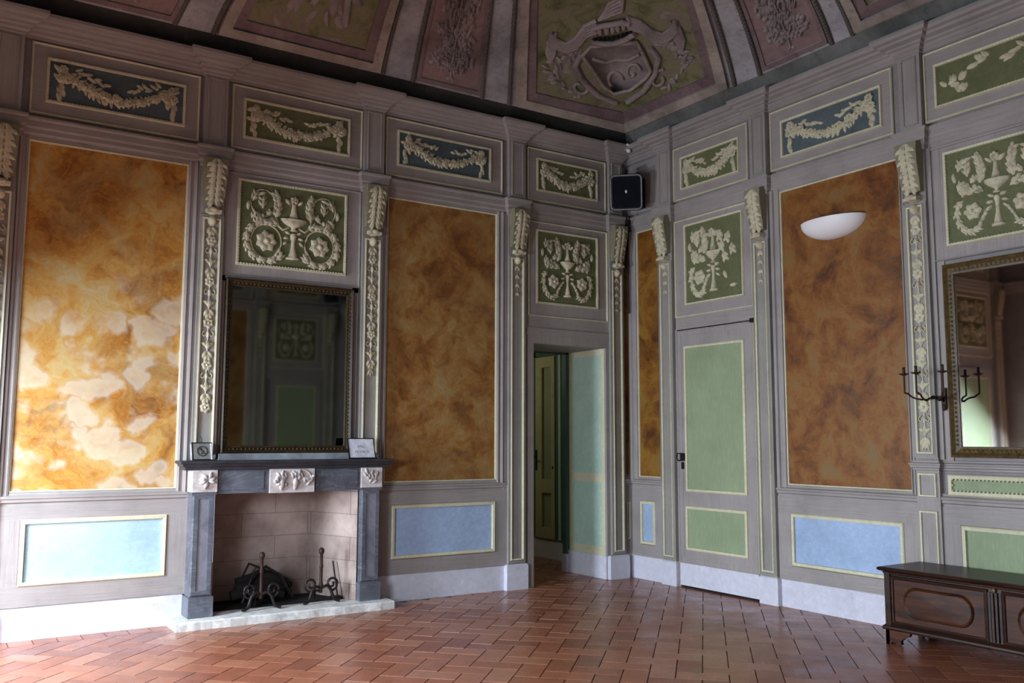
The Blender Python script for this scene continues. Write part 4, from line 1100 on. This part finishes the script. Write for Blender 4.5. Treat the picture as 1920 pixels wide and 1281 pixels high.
# ================================================================= FIREPLACE
def fireplace():
    T = TL; d = .20
    t = Thing('fireplace', 'dark grey stone fireplace surround with carved white marble blocks', 'fireplace', (-3.98, -.1, .0))
    # firebox
    mb = MB(); x0, x1, yb, xb0, xb1 = FX0 + .005, FX1 - .005, .46, -4.42, -3.545
    x0, x1 = -4.588, -3.322; V = [(x0, -.14, .07), (x1, -.14, .07), (xb1, yb, .07), (xb0, yb, .07), (x0, -.14, 1.055), (x1, -.14, 1.055), (xb1, yb, 1.055), (xb0, yb, 1.055)]
    mb.add(V, [(1, 2, 6, 5), (2, 3, 7, 6), (3, 0, 4, 7)]); fb = t.part('firebox', mb, 'firebrick', 'pale fireclay slabs lining the firebox')
    mb = MB(); mb.add([(a, max(b, -.02), c + .001) for a, b, c in V[:4]], [(0, 1, 2, 3)]); t.part('firebox_floor', mb, 'soot_gap', parent=fb)
    mb = MB(); mb.add(V[4:], [(0, 1, 2, 3)]); t.part('firebox_top', mb, 'soot_gap', parent=fb)
    # legs
    for a, b in ((-4.788, -4.592), (-3.318, -3.118)):
        mb = MB(); box(mb, T, a, b, .0698, .23, .002, d + .012); box(mb, T, a + .012, b - .012, .23, 1.062, 0, d - .012)
        rect_sweep(mb, T, a + .055, b - .055, .28, 1.01, [(0, d - .03), (.0, d), (.035, d), (.042, d - .012)])
        w = b - a
        box(mb, T, a, b, 1.040, 1.064, 0, d + .004)
        lg = t.part('leg', mb, 'slate')
        mb = MB(); box(mb, T, a + .056, b - .056, .28, 1.01, .01, d - .008); t.part('sunk_panel', mb, 'slatel', parent=lg)
        # chamfered foot
    # lintel
    mb = MB(); box(mb, T, -4.594, -3.316, 1.045, 1.245, 0, d - .012); box(mb, T, -4.56, -4.20, 1.075, 1.225, .01, d - .004); box(mb, T, -3.70, -3.35, 1.075, 1.225, .01, d - .004); t.part('lintel', mb, 'slate')
    # carved blocks
    for a, b, h0, h1, kind in ((-4.788, -4.592, 1.064, 1.252, 0), (-4.152, -3.760, 1.040, 1.247, 1), (-3.318, -3.118, 1.064, 1.240, 2)):
        mb = MB(); box(mb, T, a, b, h0, h1, .02, d + .012); q = t.part('carved_block', mb, 'wmarble', 'white marble block carved in relief'); D = d + .012
        mb = MB()
        if kind == 0:
            for a_ in (-.4, .3, 1.1, 2.2, 3.4, 4.3): leaf(mb, T, (a + b) / 2 + .02, (h0 + h1) / 2, a_, .075, .028, D, .03, .3)
            blob(mb, T, (a + b) / 2 - .02, (h0 + h1) / 2 + .01, D, .03, .022, .03)
        elif kind == 1:
            for i in range(26):
                x = a + .03 + (b - a - .06) * rnd(0, 1); y = rnd(h0 + .03, h1 - .06); leaf(mb, T, x, y, rnd(.3, 2.8), rnd(.04, .08), rnd(.016, .03), D, .026, rnd(-1, 1), 4)
            rtube(mb, T, arc((a + b) / 2 + .08, h0 + .10, .09, .2, 2.7, 12), .008, D + .004)
            for x in (-.10, .02): blob(mb, T, (a + b) / 2 + x, h1 - .05, D, .016, .02, .03); leaf(mb, T, (a + b) / 2 + x, h0 + .02, 1.5, .12, .04, D, .03)
        else:
            for i in range(14): leaf(mb, T, rnd(a + .04, b - .05), rnd(h0 + .03, h1 - .06), rnd(.5, 2.5), .06, .02, D, .02, rnd(-1, 1), 4)
        t.part('carving', mb, 'wmarble', parent=q)
    # moulded shelf
    mb = MB(); S_ = [(0, 1.24), (.012, 1.245), (.014, 1.262), (.034, 1.275), (.040, 1.29), (.056, 1.295), (.056, 1.318), (-.12, 1.318)]
    P = [(-4.84, .05), (-4.84, d + .01), (-3.075, d + .01), (-3.075, .05)]
    path_sweep(mb, T, P, S_, caps=False); box(mb, T, -4.78, -3.10, 1.246, 1.3175, .002, .17); t.part('shelf', mb, 'slate2')
    # pale ledge under the mirror
    mb = MB(); box(mb, T, -4.55, -3.34, 1.318, 1.372, .0, .075); t.part('back_ledge', mb, 'ledge')
    h = Thing('hearthstone', 'worn pale limestone hearth slab in front of the fireplace', 'hearth', (-3.96, -.17, 0))
    mb = MB(); n = 40; x0, x1 = -4.905, -3.035; ys = [-.340 - .004 * math.sin(i * .9) - rnd(0, .003) for i in range(n + 1)]
    vs = []
    for i in range(n + 1):
        x = x0 + (x1 - x0) * i / n; vs += [(x, -.0012, .0), (x, ys[i], .0), (x, ys[i] + rnd(0, .002), .058), (x, ys[i] + .014 + rnd(0, .004), .068), (x, -.0012, .069)]
    mb.add(vs, [(i * 5 + k, i * 5 + k + 1, i * 5 + k + 6, i * 5 + k + 5) for i in range(n) for k in range(4)] + [(0, 1, 2, 3, 4), tuple(range(n * 5, n * 5 + 5))])
    h.part('slab', mb, 'hearth')
    # iron back plate / low grate bed
    g = Thing('fire_basket', 'low black heap of burnt logs behind the firedogs', 'firewood', (-4.03, .24, .07))
    mb = MB()
    for i in range(5):
        a = rnd(-.25, .35); cx_ = -4.12 + .035 * i; z = .152 + .045 * (i % 3)
        p = [Vector((cx_ - .22 * math.cos(a), .16 + .05 * i - .1 * math.sin(a), z)), Vector((cx_, .16 + .05 * i, z + .05)), Vector((cx_ + .24 * math.cos(a), .18 + .05 * i + .1 * math.sin(a), z - .03))]
        tube(mb, p, .055, 9, [.8, 1., .7])
    g.part('logs', mb, 'soot_gap')
    mb = MB(); tube(mb, [(-4.26, .10, .10), (-4.17, .12, .33), (-4.05, .14, .385), (-3.92, .14, .30), (-3.80, .16, .10)], .014, 6); tube(mb, [(-4.30, .3, .10), (-4.15, .3, .40), (-3.8, .3, .24), (-3.75, .3, .09)], .012, 6)
    g.part('iron_hoop', mb, 'iron')
fireplace()

def andiron(x, y, label, rot):
    t = Thing('andiron', label, 'andiron', (x, y, .069), 'pair of wrought iron firedogs'); z0 = .069; m = MB()
    def W(a, b, z): return (x + a * math.cos(rot) - b * math.sin(rot), y + a * math.sin(rot) + b * math.cos(rot), z0 + z)
    lathe(m, x, y, [(0, .09), (.017, .09), (.015, .14), (.019, .16), (.014, .19), (.014, .30), (.019, .31), (.014, .33), (.014, .42), (.022, .43), (.026, .445), (.022, .465), (.012, .475), (0, .478)], 10, z0)
    t.part('post', m, 'rust')
    for s in (-1, 1):
        m = MB(); pts = [W(0, 0, .13), W(s * .05, -.01, .15), W(s * .085, -.015, .115), W(s * .10, -.02, .07), W(s * .115, -.025, .03), W(s * .145, -.03, .018), W(s * .165, -.035, .018)]
        tube(m, pts, .015, 6); t.part('foot', m, 'iron')
        m = MB(); sp = spiral(s * .095, .165, .062, .014, -PI / 2 if s > 0 else -PI / 2, (-PI / 2 + s * 8.5), 30)
        tube(m, [W(a, -.012, b) for a, b in sp], .0105, 6); t.part('scroll', m, 'iron')
    m = MB(); tube(m, [W(0, 0, .10), W(0, .06, .10), W(0, .145, .09), W(0, .155, .016)], .012, 6); t.part('log_bar', m, 'iron')
andiron(-4.175, -.13, 'left wrought iron firedog in the fireplace, feet on the hearth edge', .0)
andiron(-3.635, -.10, 'right wrought iron firedog in the fireplace, with a clear open scroll', .0)
# small poker rest leaning in the right back corner
t = Thing('fire_poker', 'thin dark poker leaning against the right cheek of the firebox', 'poker', (-3.41, .02, .07))
m = MB(); tube(m, [(-3.435, .0, .09), (-3.455, .08, .40)], .008, 6); t.part('rod', m, 'iron')
m = MB(); box(m, ID, -3.49, -3.405, .0725, .10, -.015, .05); t.part('foot', m, 'iron')

# ---------------------------------------------------------------- mirrors
def mirror(T, u0, u1, h0, h1, fw, label, glass, d0, dep, gm='gilt'):
    t = Thing('mirror', label, 'mirror', T((u0 + u1) / 2, h0, d0))
    mb = MB(); rect_sweep(mb, T, u0 + fw, u1 - fw, h0 + fw, h1 - fw, [(-.004, d0 + .012), (0, d0 + dep * .5), (fw * .18, d0 + dep * .55), (fw * .25, d0 + dep * .42), (fw * .55, d0 + dep * .6), (fw * .8, d0 + dep), (fw, d0 + dep * .85), (fw, d0)])
    n = 0
    def run(ax, a, b, c):
        k = int(abs(b - a) / .035)
        for i in range(k):
            q = a + (b - a) * (i + .5) / k
            u, h = (q, c) if ax == 0 else (c, q)
            blob(mb, T, u, h, d0 + dep * .5, .012, .012, .010, 0, 6, 2)
    o = fw * .42
    for h in (h0 + fw - o, h1 - fw + o): run(0, u0 + fw, u1 - fw, h)
    for u in (u0 + fw - o, u1 - fw + o): run(1, h0 + fw, h1 - fw, u)
    t.part('frame', mb, gm)
    mb = MB(); box(mb, T, u0 + fw - .01, u1 - fw + .01, h0 + fw - .01, h1 - fw + .01, d0 + .002, d0 + .014); t.part('glass', mb, glass)
mirror(TL, -4.535, -3.360, 1.372, 2.872, .062, 'dark framed mirror standing on the mantelpiece', 'glass', .014, .055, 'gilt_dark')
mirror(TR, -4.70, -3.805, 1.368, 2.855, .078, 'large brown framed mirror cut by the right edge of the photo', 'glass2', .014, .05)

# ---------------------------------------------------------------- notices on the mantel shelf
def notice(uc, w, h, y, label, kind, z=1.318):
    t = Thing('notice_board', label, 'sign', (uc, y, z)); k = .32
    # local frame: leaning back, facing -y; lower edge forward
    def T(a, b, d): return (uc + a, y + b * math.sin(k) - d * math.cos(k), z + .004 + b * math.cos(k) + d * math.sin(k))
    mb = MB(); box(mb, T, -w / 2, w / 2, 0, h, -.008, 0); t.part('backing', mb, 'blackp')
    mb = MB(); rect_sweep(mb, T, -w / 2 + .008, w / 2 - .008, .008, h - .008, [(0, 0), (0, .006), (.008, .006), (.008, -.004)]); t.part('frame', mb, 'blackp')
    mb = MB(); box(mb, T, -w / 2 + .008, w / 2 - .008, .008, h - .008, 0, .002); sheet = t.part('sheet', mb, 'gpaper' if kind == 'picto' else 'paper')
    mb = MB(); tube(mb, [T(-w * .3, h * .8, -.01), (uc - w * .3, y + .09, z + .006), (uc + w * .3, y + .09, z + .006), T(w * .3, h * .8, -.01)], .004, 6); t.part('easel_leg', mb, 'blackp')
    if kind == 'picto':
        mb = MB(); tube(mb, [T(a, b, .005) for a, b in arc(0, h * .5, w * .24, 0, 2 * PI, 24)], .0045, 5, cap=False); tube(mb, [T(-w * .16, h * .5 + w * .16, .005), T(w * .16, h * .5 - w * .16, .005)], .004, 5)
        blob(mb, T, -.008, h * .5 + .016, .002, .010, .012, .004); blob(mb, T, .004, h * .5 - .006, .002, .016, .008, .004, .6); tube(mb, [T(-.01, h * .5 - .02, .004), T(.012, h * .5 - .02, .004)], .004, 5)
        t.part('pictogram', mb, 'dink', parent=sheet)
        mb = MB(); box(mb, T, w / 2 - .016, w / 2 - .004, .004, h - .01, .004, .009); box(mb, T, -w / 2 - .010, -w / 2 + .002, 0, h - .01, .0, .006); t.part('clear_edge', mb, 'paper')
        mb = MB(); tube(mb, [T(.0, h, 0), T(.005, h + .03, -.006), T(-.012, h + .062, -.01), T(-.02, h + .072, -.01)], .0035, 5); t.part('wire_hook', mb, 'dink')
    else:
        for txt, b, s in (('PALL', .100, .036), ('MONICA', .050, .034)):
            cu = bpy.data.curves.new('lettering', 'FONT'); cu.body = txt; cu.size = s; cu.align_x = 'CENTER'; cu.extrude = .0004; cu.resolution_u = 3
            tmp = bpy.data.objects.new('tmp', cu); me = bpy.data.meshes.new_from_object(tmp)
            mb = MB(); mb.add([T(v.co.x, b + v.co.y, .003 + v.co.z) for v in me.vertices], [tuple(p.vertices) for p in me.polygons]); t.part('lettering', mb, 'ink', parent=sheet)
            bpy.data.objects.remove(tmp)
notice(-4.725, .165, .150, -.235, 'small grey notice with a round pictogram on the left end of the mantel shelf', 'picto')
notice(-3.315, .258, .190, -.215, 'white framed notice with faint lettering on the right end of the mantel shelf', 'text')

# ---------------------------------------------------------------- speaker, sensor, wall lamp, candle sconce
def speaker(cx_, cy_, z, yaw, label):
    t = Thing('loudspeaker', label, 'speaker', (cx_, cy_, z), 'corner loudspeakers')
    ca, sa = math.cos(yaw), math.sin(yaw); tl = math.radians(-12)
    def T(a, b, d):       # a across, b up, d towards the room (local +d)
        b2 = b * math.cos(tl) + d * math.sin(tl); d2 = d * math.cos(tl) - b * math.sin(tl)
        a, b2, d2 = a * .92, b2 * .94, d2 * .92
        return (cx_ + a * ca + d2 * sa, cy_ + a * sa - d2 * ca, z + b2)
    def rr(w, h, r, n=5):
        P = []
        for sx, sy, a0 in ((1, 1, 0), (-1, 1, PI / 2), (-1, -1, PI), (1, -1, 1.5 * PI)):
            for i in range(n + 1): a = a0 + PI / 2 * i / n; P.append((sx * (w - r) + r * math.cos(a), sy * (h - r) + r * math.sin(a)))
        return P
    mb = MB(); L = [(rr(.135, .15, .03), -.20), (rr(.19, .205, .05), -.02), (rr(.195, .21, .05), .02), (rr(.185, .20, .045), .035)]
    n = len(L[0][0]); vs = [T(a, b, d) for P, d in L for a, b in P]
    mb.add(vs, [(j * n + i, j * n + (i + 1) % n, (j + 1) * n + (i + 1) % n, (j + 1) * n + i) for j in range(3) for i in range(n)] + [tuple(range(n)), tuple(range(3 * n, 4 * n))]); t.part('cabinet', mb, 'blackp')
    mb = MB(); P = rr(.182, .197, .045); tube(mb, [T(a, b, .036) for a, b in P + P[:1]], .0055, 6, cap=False); t.part('front_rim', mb, 'greyp')
    mb = MB(); vs = [T(a, b, .037) for a, b in rr(.165, .18, .035)]; mb.add(vs, [tuple(range(len(vs)))]); g = t.part('grille', mb, 'grille')
    mb = MB(); blob(mb, T, .0, .01, .037, .013, .020, .012, 0, 10, 3); t.part('badge', mb, 'white', 'small pale badge on the grille')
    mb = MB(); box(mb, T, -.05, .05, -.10, .10, -.30, -.19); tube(mb, [T(0, .21, .0), T(0, .26, -.05), T(0, .26, -.30)], .014, 6); t.part('bracket', mb, 'iron')
    if cy_ > -4:
        mb = MB(); box(mb, TR, -.335, -.255, 4.06, 4.40, .032, .06); t.part('wall_block', mb, 'blackp')  # black block on the right wall beside the cabinet
    return T
speaker(-.33, -.37, 4.185, -.76, 'black loudspeaker hung high in the corner of the two walls')
speaker(-.345, YB + .40, 4.185, PI + .76, 'black loudspeaker in the back corner, seen only in the mantel mirror')
t = Thing('speaker_cable', 'black cable dropping from the loudspeaker into the room corner', 'cable', (-.06, -.06, 3.7))
m = MB(); tube(m, [(-.20, -.22, 4.0), (-.15, -.17, 3.93), (-.085, -.09, 3.88), (-.07, -.08, 3.80), (-.075, -.085, 3.55), (-.07, -.08, 2.9)], .010, 6); t.part('cord', m, 'blackp')
m = MB(); box(m, TL, -.12, -.055, 3.83, 4.0, .06, .11); t.part('junction_box', m, 'blackp')
t = Thing('motion_sensor', 'tiny pale alarm sensor on the cornice in the room corner', 'sensor', (-.16, -.20, 4.70))
m = MB(); TS = lambda u, h, d: (-.165 + u, -.215 - d, 4.735 + h)
box(m, TS, -.018, .018, .0, .05, -.05, .0); t.part('mount', m, 'greyp')
m = MB(); lathe(m, -.165, -.225, [(0, -.035), (.018, -.030), (.026, -.012), (.024, .004), (0, .006)], 12, 4.735); t.part('dome', m, 'white')
m = MB(); lathe(m, -.165, -.205, [(0, 0), (.020, .0), (.022, .015), (.012, .028), (0, .03)], 12, 4.785); t.part('cap', m, 'white')

def uplighter():
    uc, zt, R, D, Hh = -2.79, 3.425, .325, .20, .165
    t = Thing('wall_lamp', 'white half-dish wall uplighter on the rusty ochre panel', 'wall lamp', TR(uc, zt, 0)); mb = MB(); n, m = 24, 8
    for sc_, flip in ((1., 0), (.955, 1)):
        vs = []
        for j in range(m + 1):
            ph = PI / 2 * j / m; r = math.cos(ph) if j < m else 0; z = -Hh * math.sin(ph)
            for i in range(n + 1):
                a = PI * i / n; vs.append(TR(uc + R * sc_ * r * math.cos(a), zt + z * sc_, .004 + D * sc_ * r * math.sin(a)))
        mb.add(vs, [(j * (n + 1) + i, j * (n + 1) + i + 1, (j + 1) * (n + 1) + i + 1, (j + 1) * (n + 1) + i) for j in range(m) for i in range(n)], True)
    vs = []
    for i in range(n + 1):
        a = PI * i / n
        for s in (1., .955): vs.append(TR(uc + R * s * math.cos(a), zt, .004 + D * s * math.sin(a)))
    mb.add(vs, [(2 * i, 2 * i + 1, 2 * i + 3, 2 * i + 2) for i in range(n)])
    t.part('dish', mb, 'white')
    mb = MB(); box(mb, TR, uc - .10, uc + .10, zt - .09, zt - .02, 0, .03); t.part('wall_block', mb, 'white')
uplighter()

def sconce():
    t = Thing('candle_sconce', 'dark wrought iron three-arm candle sconce at the left edge of the large mirror', 'candle sconce', TR(-3.757, 1.80, .03))
    T = TR; b = (-3.757, 1.80, .035)
    mb = MB(); box(mb, T, -3.775, -3.740, 1.76, 1.90, .03, .042); leaf(mb, T, -3.757, 1.78, -PI / 2, .06, .035, .035, .02); t.part('back_plate', mb, 'rust')
    ends = [(-3.60, .30, 2.0), (-3.74, .36, 2.0), (-3.90, .27, 2.005)]
    for i, (u, d, h) in enumerate(ends):
        mb = MB(); pts = []
        c1 = (b[0] + (u - b[0]) * .15, 1.83, .13); c2 = (b[0] + (u - b[0]) * .45, 1.80, d * .72); c3 = (u, 1.86, d)
        Pn = [b, c1, c2, c3, (u, h - .05, d), (u, h, d)]
        for j in range(len(Pn) - 1):
            for q in range(6):
                s = q / 6; w = .006 if j < 3 else 0; a = (j * 6 + q) * 1.2 + i * 2
                pts.append(T(Pn[j][0] * (1 - s) + Pn[j + 1][0] * s + w * math.cos(a), Pn[j][1] * (1 - s) + Pn[j + 1][1] * s + w * math.sin(a), Pn[j][2] * (1 - s) + Pn[j + 1][2] * s))
        pts.append(T(u, h, d)); tube(mb, pts, .0075, 6); arm = t.part('arm', mb, 'rust')
        x, y, z = T(u, h, d); mb = MB(); lathe(mb, x, y, [(0, -.006), (.012, -.006), (.036, .004), (.038, .010), (.012, .004), (0, .004)], 14, z); t.part('drip_pan', mb, 'rust', parent=arm)
        mb = MB(); lathe(mb, x, y, [(.009, .0), (.012, .012), (.010, .05), (.013, .058), (.011, .058), (.009, .02), (0, .02)], 10, z); t.part('candle_cup', mb, 'rust', parent=arm)
sconce()

# ---------------------------------------------------------------- chest
def chest():
    y0, y1, xf, xb, z0, z1 = -3.545, -5.20, -.560, -.075, .105, .540
    t = Thing('chest', 'long low dark walnut chest with carved front panels against the right wall', 'chest', (-.32, (y0 + y1) / 2, 0))
    T = lambda u, h, d: (xf - d, u, h)      # front frame: u = y, d outwards
    mb = MB(); box(mb, lambda a, h, b: (a, b, h), xf, xb, z0 + .03, z1 - .03, y1, y0)
    # corner and centre stiles with reeding
    ym = (y0 + y1) / 2
    for a, b in ((y0 - .045, y0), (y1, y1 + .045)): box(mb, T, a, b, z0, z1 - .02, 0, .014)
    rect = [(y0 - .06, ym + .06), (ym - .06, y1 + .06)]
    t.part('body', mb, 'walnut')
    mb = MB()
    for q in (-.04, -.015, .012, .036): box(mb, T, ym + q - .008, ym + q + .008, z0 + .05, z1 - .06, 0, .018 if abs(q) < .03 else .012)
    t.part('centre_reeds', mb, 'walnut')
    for a, b in rect:
        lo, hi = min(a, b), max(a, b); mb = MB(); box(mb, T, lo + .01, hi - .01, z0 + .065, z1 - .065, 0, .004)
        # raised cartouche with notched rounded ends
        c = ((lo + hi) / 2, (z0 + z1) / 2); w, h = (hi - lo) / 2 - .085, (z1 - z0) / 2 - .105; P = []
        for sx in (1, -1):
            A0 = -PI / 2 if sx > 0 else PI / 2
            for i in range(11):
                a_ = A0 + PI * i / 10; P.append((c[0] + sx * (w - h * .9) + h * .9 * math.cos(a_), c[1] + h * math.sin(a_)))
            P.append((c[0] + sx * (w - h * 1.35), c[1] + sx * h * 1.0)) if sx > 0 else P.append((c[0] + sx * (w - h * 1.35), c[1] - h))
        n = len(P); vs = [T(x, z, .004) for x, z in P] + [T(c[0] + (x - c[0]) * .97, c[1] + (z - c[1]) * .93, .016) for x, z in P] + [T(c[0] + (x - c[0]) * .92, c[1] + (z - c[1]) * .82, .008) for x, z in P] + [T(c[0], c[1], .014)]
        mb.add(vs, [(j * n + i, j * n + (i + 1) % n, (j + 1) * n + (i + 1) % n, (j + 1) * n + i) for j in range(2) for i in range(n)] + [(2 * n + i, 2 * n + (i + 1) % n, 3 * n) for i in range(n)])
        pn = t.part('front_panel', mb, 'walnut2')
        mb = MB(); rect_sweep(mb, T, lo + .012, hi - .012, z0 + .067, z1 - .067, [(0, .002), (.002, .014), (.010, .018), (.022, .012), (.026, .0)]); t.part('panel_moulding', mb, 'walnut', parent=pn)
    # lid with bullnose, base moulding
    def ring(mb, prof):
        vs = []; n = len(prof)
        for o, z in prof: vs += [(xb, y0 + o, z), (xf - o, y0 + o, z), (xf - o, y1 - o, z), (xb, y1 - o, z)]
        fs = [(i * 4 + k, i * 4 + (k + 1) % 4, i * 4 + 4 + (k + 1) % 4, i * 4 + 4 + k) for i in range(n - 1) for k in range(4)]
        fs += [(0, 1, 2, 3), tuple(range((n - 1) * 4, n * 4))]; mb.add(vs, fs)
    mb = MB(); ring(mb, [(.0, z1 - .035), (.010, z1 - .030), (.012, z1 - .018), (.024, z1 - .012), (.038, z1 - .006), (.043, z1 + .004), (.038, z1 + .014), (.028, z1 + .018)]); t.part('lid', mb, 'walnut')
    mb = MB(); ring(mb, [(.022, z0), (.026, z0 + .012), (.022, z0 + .024), (.010, z0 + .034), (.0, z0 + .045)]); t.part('base_moulding', mb, 'walnut')
    for yy, s in ((y0 + .005, -1), (y1 - .005, 1)):
        for xx, dx in ((xf - .01, 1), (xb - .10, 0)):
            out = [(0, 0), (.035, 0), (.05, .02), (.075, .018), (.10, .0), (.125, .01), (.12, .035), (.15, .06), (.19, .078), (.20, .104), (0, .104)]
            mb = MB(); n = len(out)
            vs = [(xx, yy + s * a, b) for a, b in out] + [(xx + .03, yy + s * a, b) for a, b in out]
            mb.add(vs, [tuple(range(n)), tuple(range(n, 2 * n))] + [(i, (i + 1) % n, n + (i + 1) % n, n + i) for i in range(n)])
            if dx:
                vs = [(xx + a, yy, b) for a, b in out] + [(xx + a, yy + s * .03, b) for a, b in out]
                mb.add(vs, [tuple(range(n)), tuple(range(n, 2 * n))] + [(i, (i + 1) % n, n + (i + 1) % n, n + i) for i in range(n)])
            t.part('bracket_foot', mb, 'walnut2')
    mb = MB(); blob(mb, T, ym, z1 - .045, .012, .014, .020, .006); t.part('keyhole_plate', mb, 'gilt')
chest()
